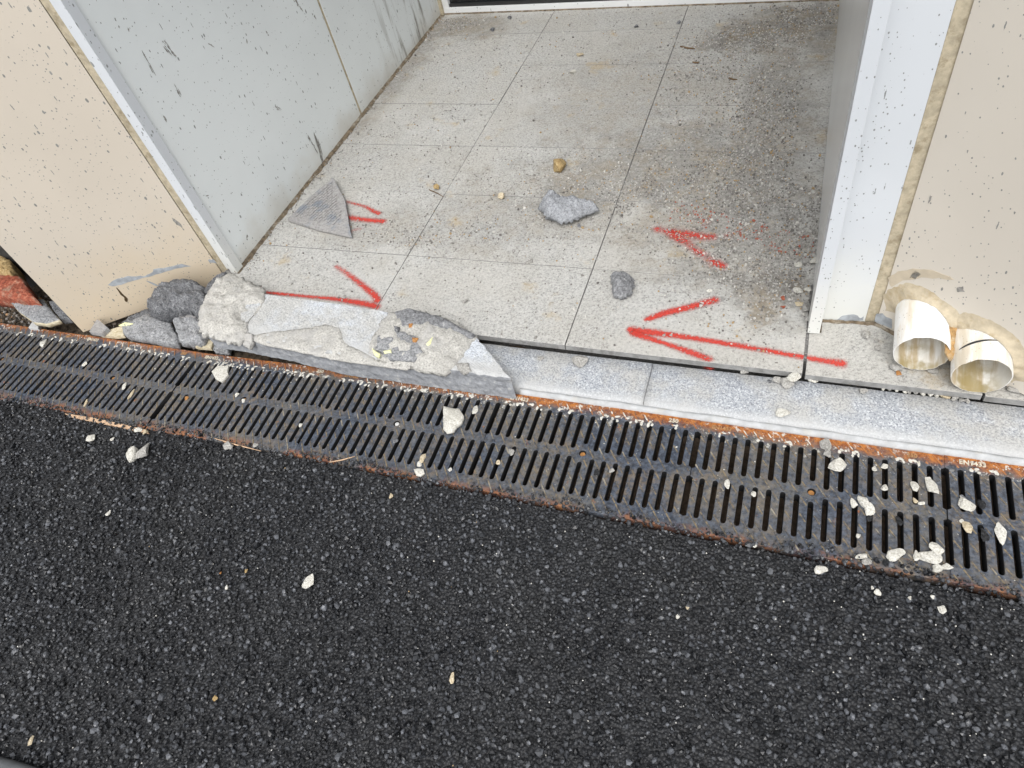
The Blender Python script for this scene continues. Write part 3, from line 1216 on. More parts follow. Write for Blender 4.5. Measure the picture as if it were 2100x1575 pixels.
def strip_on(name, pts, mat, parent, p0, n, off=.0008, th=.0012):
    """thin flat mark of its own outline lying on a wall plane (points read off the photograph)"""
    n = np.asarray(n, float)
    q = [UP(a, b, np.asarray(p0) + n * off, n) for a, b in pts]
    m = len(q)
    V = q + [v - n * th for v in q]
    F = [tuple(range(m)), tuple(range(m, 2 * m))[::-1]] + [(i, (i + 1) % m, m + (i + 1) % m, m + i) for i in range(m)]
    return mk(name, V, F, mat, parent)


def ragged(pts, amp, seed, per=3):
    out = []
    r = random.Random(seed)
    m = len(pts)
    for i in range(m):
        a, b = pts[i], pts[(i + 1) % m]
        for k in range(per):
            t = k / per
            out.append((a[0] + (b[0] - a[0]) * t + r.uniform(-amp, amp), a[1] + (b[1] - a[1]) * t + r.uniform(-amp, amp)))
    return out


# left pier of the facade
lw = thing('facade_pier', 'left wall pier with beige front panel, white corner trim and grey panelled side', 'wall', (.2, .6, 0))
pa, pb = np.array([.378, .4535, 0]), np.array([-.022, .150, 0])
dd = (pb - pa) / np.linalg.norm(pb - pa)
ln = np.array([-dd[1], dd[0], 0.])
ln = ln if ln[1] < 0 else -ln
th = -ln * .012
prism('cladding_panel', [pa[:2], pb[:2], (pb + th)[:2], (pa + th)[:2]], -.004, H, BEIGE, lw, .001)
prism('sealant_joint', [(.379, .4545), (.4055, .4585), (.4055, .47), (.384, .468)], -.02, H, SEALANT, lw, .002)
prism('corner_trim', [(.4055, .457), (.437, .457), (.437, .441), (.4635, .441), (.4635, .475), (.4055, .475)], T + .001, H, TRIM, lw, .0012)
prism('reveal_panel', [(.4575, .4755), (.4575, 1.3915), (.445, 1.3915), (.445, .4755)], T + .004, H, GREYP, lw, .001)
prism('reveal_panel', [(.4575, 1.4045), (.4575, 2.2925), (.445, 2.2925), (.445, 1.4045)], T + .004, H, GREYP, lw, .001)
prism('sealant_joint', [(.4565, 1.3920), (.4565, 1.4040), (.446, 1.4040), (.446, 1.3920)], T, H, SEALANT, lw)
prism('backing_wall', [(.443, .49), (.443, 2.6), (-1.5, 2.6), (-1.5, .352), (.20, .352), (.36, .475)], -.2, H, BLACKWALL, lw)
# dirty seam along the foot of the grey side panels
V, F = [], []
nx = 240
for i in range(nx + 1):
    y = .44 + (2.29 - .44) * i / nx
    w = .010 + .007 * fbm((0, y, 0), 9, 5, 3) + .004 * fbm((0, y, 0), 50, 3, 1)
    w = max(w, .003)
    V += [(.456, y, T - .001), (.456, y, T + .011 + .003 * fbm((0, y, 0), 30, 3, 7)), (.4605, y, T + .004), (.459 + w, y, T + .0012), (.459 + w, y, T - .001)]
for i in range(nx):
    for j in range(4):
        F.append((i * 5 + j, i * 5 + j + 1, i * 5 + j + 6, i * 5 + j + 5))
mk('dirty_sealant', V, F, DIRTSEAM, lw, smooth=True)
# marks on the beige panel
strip_on('scrape_mark', ragged([(222, 584), (232, 575), (262, 567), (288, 566), (297, 567), (314, 558), (315, 552), (345, 548), (372, 541), (392, 546), (360, 551), (330, 560), (312, 566), (285, 572), (250, 583), (232, 588)], .9, 1), SCRAPE, lw, pa, ln)
strip_on('scrape_mark', ragged([(426, 533), (436, 532), (452, 537), (446, 541), (430, 538)], .8, 2), SCRAPE, lw, pa, ln)
strip_on('crack', ragged([(238, 590), (241, 591), (250, 602), (256, 607), (262, 613), (261, 619), (256, 618), (254, 610), (247, 604)], .5, 3), BROWN, lw, pa, ln)
strip_on('scrape_mark', ragged([(299, 576), (306, 577), (326, 586), (318, 586)], .4, 4), SCRAPE, lw, pa, ln)
strip_on('scuff_mark', ragged([(352, 446), (358, 449), (372, 462), (376, 470), (366, 463), (357, 455)], 1.0, 5), SCUFF, lw, pa, ln)
# cement scuffs flung on the grey side panel
gp, gn = np.array([.4575, 0, 0]), np.array([1., 0, 0])
for i, s in enumerate([[(329, 79), (334, 86), (342, 102), (349, 108), (357, 112), (350, 100), (342, 92)],
                       [(340, 92), (352, 104), (361, 117), (356, 108)],
                       [(291, 101), (297, 110), (308, 133), (318, 154), (313, 147), (303, 128), (294, 112)],
                       [(234, 34), (240, 45), (246, 58), (241, 50)], [(332, 233), (338, 240), (345, 252), (338, 246)],
                       [(356, 170), (362, 183), (374, 201), (366, 192)], [(601, 0), (612, 14), (622, 26), (616, 12), (609, 0)],
                       [(640, 25), (650, 38), (646, 38)], [(427, 88), (442, 98), (432, 93)], [(560, 215), (570, 221), (580, 230), (569, 224)],
                       [(262, 56), (267, 66), (264, 65)], [(505, 78), (509, 91), (506, 88)], [(630, 276), (638, 292), (650, 308), (652, 313), (642, 300), (634, 286)],
                       [(644, 265), (650, 285), (660, 318), (666, 330), (657, 328), (652, 300)], [(505, 480), (510, 487), (509, 492), (503, 487)],
                       [(545, 60), (552, 72), (548, 70)], [(418, 400), (430, 402), (420, 404)]]):
    rs = random.Random(200 + i)
    c0 = np.mean(s, 0)
    far = max(s, key=lambda q: math.hypot(q[0] - c0[0], q[1] - c0[1]))
    ax = np.array(far) - c0
    ll = np.linalg.norm(ax)
    ax = ax / ll
    pr = np.array([-ax[1], ax[0]])
    wid = max(abs((np.array(q) - c0) @ pr) for q in s)
    V, F = [], []
    for q in range(5 + int(ll * wid / 22)):
        o_ = c0 + ax * rs.uniform(-.7, .7) * ll + pr * rs.gauss(0, .55) * wid
        L_, w_ = ll * rs.uniform(.08, .55), rs.uniform(.35, 1.1) * (1 + wid * .08)
        m = 9
        i0 = len(V)
        pts = []
        for e in range(m + 1):
            t_ = e / m
            pts.append((o_ + ax * (t_ - .5) * 2 * L_ + pr * (w_ * math.sin(math.pi * t_) * rs.uniform(.5, 1.2) + rs.uniform(-.2, .2))))
        for e in range(m, -1, -1):
            t_ = e / m
            pts.append((o_ + ax * (t_ - .5) * 2 * L_ - pr * (w_ * math.sin(math.pi * t_) * rs.uniform(.4, 1.2) + rs.uniform(-.2, .2) + .15)))
        for a_ in pts:
            V.append(UP(a_[0], a_[1], gp + gn * (.0006 + .00004 * q), gn))
        for e in range(m):
            F.append((i0 + e, i0 + e + 1, i0 + 2 * m - e, i0 + 2 * m + 1 - e))
    mk('scuff_mark', V, F, SCUFF, lw)

# right pier
rw = thing('facade_pier', 'right wall pier with wide white trim and beige panel above the two pipes', 'wall', (2.5, .6, 0))
qa, qb = np.array([2.358, .4700, 0]), np.array([2.748, .2330, 0])
dd = (qb - qa) / np.linalg.norm(qb - qa)
rn = np.array([dd[1], -dd[0], 0.])
rn = rn if rn[1] < 0 else -rn
th = -rn * .012
prism('cladding_panel', [qa[:2], qb[:2], (qb + th)[:2], (qa + th)[:2]], T + .002, H, BEIGE2, rw, .001)
prism('sealant_joint', [(2.3335, .4725), (2.3615, .4742), (2.366, .486), (2.3335, .486)], T + .001, H, SEALANT, rw, .002)
prism('corner_trim', [(2.2095, .4185), (2.2365, .4185), (2.2365, .4655), (2.3335, .4710), (2.3335, .49), (2.2095, .49)], T + .001, H, TRIM, rw, .0012)
prism('reveal_panel', [(2.2125, .4905), (2.2125, 2.235), (2.225, 2.235), (2.225, .4905)], T + .003, H, GLOSSP, rw, .001)
prism('backing_wall', [(2.227, .50), (2.36, .495), (2.76, .255), (2.76, 2.6), (2.227, 2.6)], -.2, H, CONC_PLAIN, rw)
wp, wnn = np.array([2.2365, .4655, 0]), np.array([.0055, -.097, 0])
wnn = np.array([.0566, -.998, 0])
strip_on('scrape_mark', ragged([(1717, 656), (1728, 648), (1745, 645), (1756, 646), (1765, 653), (1771, 649), (1770, 657), (1745, 657), (1725, 657)], .6, 8), SCRAPE, rw, wp, wnn)
strip_on('scrape_mark', ragged([(1797, 644), (1809, 643), (1818, 651), (1829, 655), (1829, 674), (1812, 667), (1793, 659)], .5, 9), SCRAPE, rw, qa, rn)
strip_on('smear', ragged([(1820, 570), (1840, 558), (1870, 552), (1910, 554), (1945, 566), (1955, 574), (1925, 571), (1890, 570), (1850, 576), (1828, 590)], 1.2, 10), SMEAR, rw, qa, rn)
for i, s in enumerate([[(1889, 562), (1876, 572), (1866, 570), (1876, 554)], [(1962, 590), (1975, 588), (1977, 598), (1964, 600)], [(1902, 415), (1908, 400), (1911, 405), (1905, 418)]]):
    strip_on('scuff_mark', ragged(s, 1.6, 60 + i), SCUFF, rw, qa, rn)
# dirty seam at the foot of the wide trim and of the panel
for nm, a, b, w0 in (('dirty_sealant', (2.2375, .464), (2.356, .470), .004), ('dirty_sealant', (2.356, .4695), (2.60, .3215), .005)):
    V, F = [], []
    a, b = np.array(a), np.array(b)
    t = (b - a) / np.linalg.norm(b - a)
    nv = np.array([t[1], -t[0]])
    for i in range(61):
        p = a + (b - a) * i / 60
        w = w0 + .003 * fbm((p[0], p[1], 0), 60, 3, 4)
        q = p + nv * w
        V += [(p[0], p[1], T + .006 + .003 * fbm((p[0], p[1], 1), 70, 3, 2)), (q[0], q[1], T + .002), (q[0], q[1], T - .002)]
    for i in range(60):
        for j in range(2):
            F.append((i * 3 + j, i * 3 + j + 1, i * 3 + j + 4, i * 3 + j + 3))
    mk(nm, V, F, DIRTSEAM, rw, smooth=True)
box('dark_slot', 2.2368, 2.2405, .425, .4650, T - .002, T + .0016, BROWN, rw)

# door at the back of the porch
dr = thing('door', 'white framed door with dark glass across the back of the porch', 'door', (1.33, 2.25, T))
D0, D1 = np.array([.4585, 2.293]), np.array([2.2115, 2.2085])
dv = (D1 - D0) / np.linalg.norm(D1 - D0)
dn = np.array([-dv[1], dv[0]])


def dquad(s0, s1, t0, t1):
    a = D0 + dv * s0
    b = D0 + dv * s1
    return [a + dn * t0, b + dn * t0, b + dn * t1, a + dn * t1]


LD = np.linalg.norm(D1 - D0)
prism('bottom_rail', dquad(0, LD, 0, .05), T - .003, T + .028, DOORW, dr, .002)
prism('frame_post', dquad(0, .042, .001, .05), T + .028, 2.6, DOORW, dr, .002)
prism('frame_post', dquad(LD - .042, LD, .001, .05), T + .028, 2.6, DOORW, dr, .002)
prism('gasket', dquad(.042, LD - .042, .008, .05), T + .0285, T + .040, GASKET, dr)
prism('glass_pane', dquad(.042, LD - .042, .022, .030), T + .040, 2.6, GLASS_DARK, dr)
prism('sealant', [(.4575, 2.275), (.4715, 2.2745), (.4715, 2.292), (.4575, 2.293)], T, 2.6, SEALANT, dr, .002)
# dirt line where rail meets tiles
V, F = [], []
for i in range(121):
    p = D0 + dv * (LD * i / 120)
    w = .006 + .004 * fbm((p[0], 0, 0), 20, 4, 2)
    q = p - dn * max(w, .002)
    V += [(p[0], p[1], T + .005), (q[0], q[1], T + .0012), (q[0], q[1], T - .002)]
for i in range(120):
    for j in range(2):
        F.append((i * 3 + j, i * 3 + j + 1, i * 3 + j + 4, i * 3 + j + 3))
mk('dirty_sealant', V, F, DIRTSEAM, dr, smooth=True)
o = box('ceiling', -1.5, 3.6, 1.9, 2.75, H - .1, H + .1, CONC_PLAIN)
tag(o, kind='structure')

# round openings through panel and wall for the pipes, which fall towards the drain
FALL = .24


def bore_through(o, holes):
    for cx, cz, yr in holes:
        me = bpy.data.meshes.new('h')
        bm = bmesh.new()
        bmesh.ops.create_cone(bm, cap_ends=True, segments=40, radius1=.0535, radius2=.0535, depth=2.4,
                              matrix=Matrix.Translation((cx, yr, cz)) @ Matrix.Rotation(math.atan(FALL), 4, 'X') @ Matrix.Rotation(math.pi / 2, 4, 'X'))
        bm.to_mesh(me)
        bm.free()
        h = bpy.data.objects.new('h', me)
        link(h)
        md = o.modifiers.new('b', 'BOOLEAN')
        md.object = h
        md.operation = 'DIFFERENCE'
        md.solver = 'EXACT'
        bpy.context.view_layer.update()
        dg = bpy.context.evaluated_depsgraph_get()
        new = bpy.data.meshes.new_from_object(o.evaluated_get(dg))
        o.modifiers.clear()
        o.data = new
        bpy.data.objects.remove(h)


for o in list(rw.children):
    if o.name.startswith(('cladding_panel', 'backing_wall')):
        bore_through(o, [(2.4380, .1035, .333), (2.5480, .0995, .290)])

# ------------------------------------------------------------------ the two pipes
PR, PI = .0545, .0515


def pipe(cx, cz, y_rim, y_back, label, slit=None):
    p = thing('drain_pipe', label, 'pipe', (cx, y_rim, cz - PR), 'white drain pipes sticking out of the beige panel')
    n = 64

    def ring(y, r, s=0):
        return [(cx + r * math.cos(2 * math.pi * i / n), y + (.0024 * fbm((math.cos(2 * math.pi * i / n), math.sin(2 * math.pi * i / n), cx), 4, 4, 1) if s else 0), cz + (y - y_rim) * FALL + r * math.sin(2 * math.pi * i / n)) for i in range(n)]
    V = ring(y_back, PR) + ring(y_rim + .001, PR, 1) + ring(y_rim, PR - .0012, 1) + ring(y_rim, PI + .0008, 1)
    F = []
    for r in range(3):
        for i in range(n):
            F.append((r * n + i, r * n + (i + 1) % n, (r + 1) * n + (i + 1) % n, (r + 1) * n + i))
    mk('pipe_wall', V, F, PVC, p, smooth=True)
    V = ring(y_rim, PI + .0008, 1) + ring(y_rim + .001, PI, 1) + ring(y_back, PI)
    F = []
    for r in range(2):
        for i in range(n):
            F.append((r * n + i, r * n + (i + 1) % n, (r + 1) * n + (i + 1) % n, (r + 1) * n + i))
    V += [(cx, y_back, cz + (y_back - y_rim) * FALL)]
    for i in range(n):
        F.append((2 * n + i, 2 * n + (i + 1) % n, 3 * n))
    mk('pipe_bore', V, F, PVCIN, p, smooth=True)
    if slit:
        V = []
        m = 22
        for i in range(m + 1):
            t = i / m
            a = math.radians(slit[0] + (slit[1] - slit[0]) * t)
            w = slit[2] * math.sin(math.pi * t) ** .6 * (1.3 - t)
            y = slit[3] + slit[4] * t
            for s in (-1, 1):
                V.append((cx + (PR + .0006) * math.cos(a), y + s * w, cz + (y + s * w - y_rim) * FALL + (PR + .0006) * math.sin(a)))
        F = [(2 * i, 2 * i + 1, 2 * i + 3, 2 * i + 2) for i in range(m)]
        mk('cut', V, F, GASKET, p)
    return p


pipe(2.4380, .1035, .333, .80, 'uncracked white plastic pipe stub next to the white trim, higher of the two')
pipe(2.5480, .0995, .290, .80, 'white plastic pipe stub with a black cut across its top, farther from the trim', (152, 60, .0028, .3255, .012))
fc = thing('sealant_collar', 'yellowed foam collar sealing the two white pipes into the beige panel', 'sealant', (2.47, .42, T))


def panel_y(x):
    return qa[1] + (qb[1] - qa[1]) / (qb[0] - qa[0]) * (x - qa[0])


def collar(cx, cz, a0, a1, seed, wid, other, yr):
    V, F = [], []
    m = 60
    prof = [(-.0015, .050), (.004, .040), (.011, .026), (.019, .014), (.028, .006), (.036, .0022), (.041, -.001)]
    K = len(prof)
    for i in range(m + 1):
        t = i / m
        a = math.radians(a0 + (a1 - a0) * t)
        e = 1 + .32 * fbm((t * 3, seed, 0), 3.2, 5, seed)
        end = min(1, t * 8 + .25, (1 - t) * 8 + .25)
        for (dr, dy) in prof:
            r = PR + dr * wid * e
            while r > PR and math.hypot(cx + r * math.cos(a) - other[0], cz + r * math.sin(a) - other[1]) < PR + .001:
                r -= .001
            x = cx + r * math.cos(a)
            z = max(cz + (panel_y(x) - yr) * FALL + r * math.sin(a), T + .002)
            y = panel_y(x) - dy * .24 * e * end
            nz = fbm((x, y, z), 45, 5, seed) * .0010 * min(1, dy * 60 + .1)
            V.append((x + nz * math.cos(a), y - abs(nz), z + nz * math.sin(a)))
    for i in range(m):
        for j in range(K - 1):
            a = i * K + j
            F.append((a, a + 1, a + K + 1, a + K))
    mk('foam_bead', V, F, COLLAR, fc, smooth=True)


collar(2.438, .1035, 208, 14, 4, .66, (2.548, .0995), .333)
collar(2.548, .0995, 160, -32, 7, .70, (2.438, .1035), .290)
# foam stuffed in the valley between the pipes
V, F = [], []
nu, nv = 14, 20
for j in range(nv + 1):
    y = .405 - (.405 - .318) * j / nv
    for i in range(nu + 1):
        t = i / nu
        x = 2.474 + .038 * t
        ztop = .145 - .016 * j / nv - .014 * math.sin(math.pi * t) + .006 * fbm((x, y, 0), 60, 4, 3)
        V.append((x, y, ztop + (y - .318) * FALL))
for j in range(nv):
    for i in range(nu):
        a = j * (nu + 1) + i
        F.append((a, a + 1, a + nu + 2, a + nu + 1))
b0 = len(V)
for i in range(nu + 1):
    V.append((2.490 + .006 * i / nu, .320, .104))
for i in range(nu):
    a = nv * (nu + 1) + i
    F.append((a, a + 1, b0 + i + 1, b0 + i))
mk('foam_filling', V, F, FOAM, fc, smooth=True)

# ------------------------------------------------------------------ lifted broken kerb slab
sl = thing('broken_kerb_slab', 'tilted broken kerb slab with mortar crust, lying over the rusty grate rail', 'stone slab', (1.03, .2, .0))
back = pxo([(425, 612, .098), (470, 600, .099), (540, 603, .098), (660, 619, .096), (780, 637, .094), (880, 662, .085), (975, 690, .075)], 0)
front = pxo([(415, 678, .096), (480, 688, .094), (600, 712, .090), (720, 733, .085), (840, 748, .080), (930, 758, .075), (1046, 775, .070)], 0)
bot = pxo([(446, 713, .046), (500, 721, .040), (590, 739, .030), (715, 770, .013), (840, 787, .006), (940, 802, .002), (1060, 819, .0012)], 0)


def along(pts, t):
    p = np.asarray(pts)
    L = np.r_[0, np.cumsum(np.linalg.norm(np.diff(p, axis=0), axis=1))]
    t = t * L[-1]
    return np.array([np.interp(t, L, p[:, i]) for i in range(3)])


NU, NV, NS = 150, 22, 10
V, F, MI = [], [], []
for i in range(NU + 1):
    t = i / NU
    b, f, g = along(back, t), along(front, t), along(bot, t)
    brk = .012 * fbm((0, t * 3, 0), 3, 3, 1)
    row = []
    for j in range(NV + 1):
        s = j / NV
        p = b + (f - b) * s
        e = .0018 * fbm(p, 26, 5, 3) + .0008 * fbm(p, 90, 3, 3)
        if s > .9:
            e -= .006 * (s - .9) / .1 * (0.5 + fbm(p, 30, 4, 8))
        if i in (0, NU):
            p[0] += .006 * fbm(p, 50, 4, 2)
        p[2] += e
        row.append(p)
    for j in range(1, NS + 1):
        s = j / NS
        p = f + (g - f) * s
        strat = fbm((p[0] * .35, 0, p[2] * 2.2), 32, 4, 5)
        p[1] += .003 * strat * math.sin(math.pi * min(1, s * 1.05)) + .002 * fbm(p, 80, 3, 6)
        p[2] += .0015 * fbm(p, 60, 3, 7)
        row.append(p)
    h = (f[2] - g[2])
    row.append(np.array([b[0], max(g[1] + .02, b[1] - .03), g[2] + .003]))
    row.append(np.array([b[0], b[1], b[2] - h * .55]))
    V += row
m = NV + 1 + NS + 2
for i in range(NU):
    for j in range(m):
        a, b = i * m + j, i * m + (j + 1) % m
        F.append((a, b, b + m, a + m))
        MI.append(0 if j < NV else 1)
F.append(tuple(range(m)))
F.append(tuple(range(NU * m, NU * m + m))[::-1])
MI += [1, 1]
body = mk('stone_body', V, F, SLABSTONE, sl, smooth=False)
body.data.materials.append(SLABSIDE)
body.data.polygons.foreach_set('material_index', MI)
c1 = U(505, 628, .118)
chunk('mortar_crust', pxo([(468, 560, .10), (445, 572, .108), (428, 595, .112), (412, 632, .110), (406, 660, .103), (416, 684, .097), (452, 694, .096), (488, 702, .094), (504, 690, .095), (506, 664, .098), (524, 640, .099), (544, 610, .100), (534, 590, .101), (505, 574, .100)], 0),
      .016, MORTAR, 11, sl, .007, .0075, .013, 0, 110, (c1[0], c1[1], .048, .018))
chunk('mortar_crust', pxo([(796, 642, .0955), (835, 634, .096), (872, 643, .094), (930, 658, .086), (976, 687, .078), (966, 706, .077), (952, 728, .077), (930, 750, .0765), (912, 766, .0745), (868, 758, .077), (795, 745, .081), (754, 724, .086), (762, 698, .090), (780, 664, .0945)], 0),
      .014, MORTAR, 23, sl, .007, .0060, .016, 0, 110)
chunk('mortar_crust', pxo([(808, 640, .103), (838, 632, .104), (905, 650, .10), (970, 684, .088), (960, 694, .086), (910, 672, .10), (860, 664, .105), (826, 668, .105)], 0),
      .012, MIDCON, 29, sl, .004, .004, .006, 0, 60)
chunk('mortar_crust', pxo([(775, 690, .099), (812, 676, .103), (850, 690, .104), (866, 720, .098), (850, 740, .092), (800, 736, .092), (770, 716, .095)], 0),
      .006, GREYCON, 31, sl, .004, .0034, .002, 0, 56)
chunk('mortar_crust', pxo([(505, 690, .0935), (560, 680, .0935), (620, 674, .0935), (668, 666, .0935), (694, 672, .0925), (706, 704, .0885), (745, 722, .0865), (770, 738, .0835), (840, 750, .0795), (830, 757, .076), (700, 739, .082), (610, 720, .086), (540, 706, .089)], 0),
      .006, MORTAR, 37, sl, .005, .0028, .0035, 0, 90)
chunk('mortar_crust', pxo([(500, 690, .097), (508, 680, .1), (522, 690, .097), (512, 712, .085), (498, 706, .088)], 0), .014, MORTAR, 41, sl, .003, .003, .004, 0, 40)
chunk('mortar_crust', pxo([(936, 745, .080), (960, 744, .079), (966, 760, .076), (950, 766, .074), (938, 756, .077)], 0), .008, CHIPG, 43, sl, .002, .0016, .003, 0, 36)
for k, pts in enumerate([[(874, 706), (884, 694), (888, 690), (884, 704), (878, 708)], [(762, 713), (768, 718), (780, 726), (777, 733), (768, 728)], [(786, 720), (802, 717), (803, 724), (788, 724)]]):
    chunk('foam_scrap', pxo(pts, .101 if k == 0 else .097), .005, YFOAM, 50 + k, sl, .0006, .0006, .0025, 0, 24)
chunk('orange_grit', pxo([(838, 664), (846, 663), (845, 671), (838, 671)], .110), .004, ORANGE, 54, sl, .0005, .0005, .002, 0, 20)
chunk('orange_grit', pxo([(845, 692), (857, 693), (852, 702), (846, 700)], .106), .004, ORANGE, 55, sl, .0005, .0005, .002, 0, 20)
chunk('dark_grit', pxo([(808, 668), (820, 671), (817, 680), (809, 678)], .107), .005, DARKCON, 56, sl, .0008, .001, .004, 0, 24)

# ------------------------------------------------------------------ rubble beside the left panel
rg = 'broken concrete rubble beside the left panel'


def rub(name, pts, z, th, mat, seed, label, cat='rubble piece', jag=.004, rough=.0055, dome=.006, under=.05, n=56, side=None, flat=None):
    o = chunk(name, pxo(pts, z), th, mat, seed, None, jag, rough, dome, under, n, side=side, flatbottom=flat)
    return tag(o, label, cat, rg)


rub('concrete_lump', [(303, 612), (330, 588), (352, 574), (383, 571), (408, 584), (420, 604), (418, 628), (405, 640), (380, 628), (352, 626), (322, 640), (304, 632)], .085, .055, DARKCON, 61, 'big dark crumbly concrete lump against the left beige panel', dome=.013, rough=.011, jag=.010, n=120)
rub('concrete_lump', [(418, 600), (425, 582), (445, 563), (462, 558), (452, 578), (436, 596), (428, 610)], .075, .07, DARKCON, 62, 'small dark concrete strip between the panel foot and the slab', jag=.003, dome=.004)
rub('concrete_lump', [(252, 660), (268, 648), (300, 634), (312, 636), (306, 646), (275, 656), (258, 664)], .022, .02, DARKCON, 63, 'thin dark strip of concrete at the foot of the beige panel', dome=.003)
rub('concrete_shard', [(250, 668), (272, 655), (305, 642), (310, 650), (330, 650), (348, 662), (352, 674), (366, 694), (362, 705), (340, 703), (300, 694), (256, 687)], .028, .03, GREYCON, 64, 'flat grey concrete shard touching the rusty rail, nearest the beige panel', dome=.006, n=80)
rub('concrete_shard', [(350, 646), (356, 640), (372, 650), (400, 645), (418, 655), (426, 686), (412, 700), (386, 704), (368, 700), (360, 672)], .032, .03, GREYCON, 65, 'grey concrete shard between the flat shard and the lifted slab', dome=.008, n=80)
rub('tile_fragment', [(364, 646), (368, 623), (374, 622), (405, 646), (400, 652), (378, 652)], .042, .012, TILEBACK, 66, 'pointed grey tile fragment standing behind the grey shards', 'tile fragment', .0006, .0005, .001, 0, 40)
rub('tile_fragment', [(372, 703), (420, 694), (440, 692), (432, 714), (402, 711)], .012, .012, CREAMTILE, 67, 'cream speckled tile fragment under the grey shard by the rail', 'tile fragment', .0008, .0005, .0005, 0, 40)
rub('concrete_lump', [(438, 706), (446, 700), (466, 704), (470, 722), (440, 718)], .010, .02, GREYCON, 68, 'small square grey block under the left end of the slab', dome=.002, n=36)
rub('tile_fragment', [(183, 680), (197, 657), (201, 655), (221, 672), (208, 684)], .030, .016, TILEBACK, 69, 'small triangular grey tile fragment at the tip of the beige panel', 'tile fragment', .0005, .0004, .0006, 0, 36)
rub('tile_fragment', [(206, 687), (225, 676), (250, 668), (254, 688), (235, 690)], .014, .012, CREAMTILE, 70, 'pale tile fragment beside the triangular grey one at the rail', 'tile fragment', .0008, .0005, .0005, 0, 36)
rub('plaster_flake', [(243, 667), (256, 661), (276, 664), (262, 669)], .032, .003, YFOAM, 71, 'pale yellow flake lying on the flat grey shard', 'flake', .0006, .0004, .0006, 0, 24)
rub('brick_fragment', [(338, 640), (346, 636), (350, 650), (340, 652)], .012, .02, ORANGE, 72, 'orange brick crumb in the hole under the dark lump', 'brick piece', .001, .001, .002, 0, 24)
rub('concrete_lump', [(316, 638), (328, 632), (336, 642), (326, 654), (316, 650)], .010, .02, DARKCON, 73, 'dark stone in the hole under the big concrete lump', dome=.008, n=30)
# far left, below the black wall
rub('brick_fragment', [(-30, 566), (20, 564), (40, 566), (55, 588), (72, 611), (45, 612), (10, 605), (-30, 600)], .095, .07, REDBRICK, 74, 'red painted brick fragment at the foot of the black wall', 'brick piece', .004, .004, .006, .05, 64)
rub('sandstone_lump', [(-20, 530), (5, 526), (20, 534), (26, 552), (20, 560), (-15, 556)], .11, .08, TANSTONE, 75, 'yellowish stone lump above the red brick fragment', 'rubble piece', .004, .004, .008, .05, 40)
rub('concrete_shard', [(15, 612), (48, 612), (88, 614), (102, 632), (122, 656), (95, 664), (68, 660), (40, 640)], .055, .018, GREYCON, 76, 'grey concrete shard with cream tile edge below the red brick fragment', 'rubble piece', .003, .003, .006, 0, 64, side=CREAMTILE)
rub('tile_fragment', [(58, 672), (66, 660), (80, 664), (78, 674)], .012, .014, SLABSTONE, 77, 'small bluish white tile chip at the rail end by the rubble', 'tile fragment', .0006, .0006, .001, 0, 24)
rub('concrete_shard', [(100, 618), (116, 616), (130, 632), (140, 650), (122, 652), (108, 634)], .050, .03, DARKCON, 78, 'dark slab piece leaning on the edge of the beige panel', 'rubble piece', .002, .002, .002, 0, 40)
# loose soil and pebbles among the rubble
n = 1700
px = np.r_[RNG.uniform(-60, 110, 900), RNG.uniform(200, 480, 800)]
py = np.r_[RNG.uniform(600, 672, 900), RNG.uniform(600, 720, 800)]
pts = np.array([U(a, b, -.01) for a, b in zip(px, py)])
ok = (pts[:, 1] > .152)
pts = pts[ok]
n = len(pts)
pts[:, 2] = -.03 + RNG.uniform(-.004, .022, n)
pal = np.array([(.10, .08, .06), (.20, .17, .14), (.30, .28, .26), (.05, .045, .04), (.36, .22, .12)])
o = pebbles('rubble_gravel', pts, RNG.uniform(.002, .009, n) * RNG.uniform(.4, 1, n), PEBM, cols=pal[RNG.choice(5, n, p=[.34, .28, .16, .17, .05])], seed=8)
tag(o, kind='stuff')

# ------------------------------------------------------------------ red sprayed arrows
JX = [cols_x[1], cols_x[2], cols_x[3]]


def stroke_pts(px, w, z):
    P = np.array([U(a, b, z)[:2] for a, b in px])
    L = np.r_[0, np.cumsum(np.linalg.norm(np.diff(P, axis=0), axis=1))]
    n = max(6, int(L[-1] / .0035))
    t = np.linspace(0, L[-1], n)
    C = np.stack([np.interp(t, L, P[:, 0]), np.interp(t, L, P[:, 1])], 1)
    W = np.interp(t, L, [q * .00096 for q in w])
    return C, W


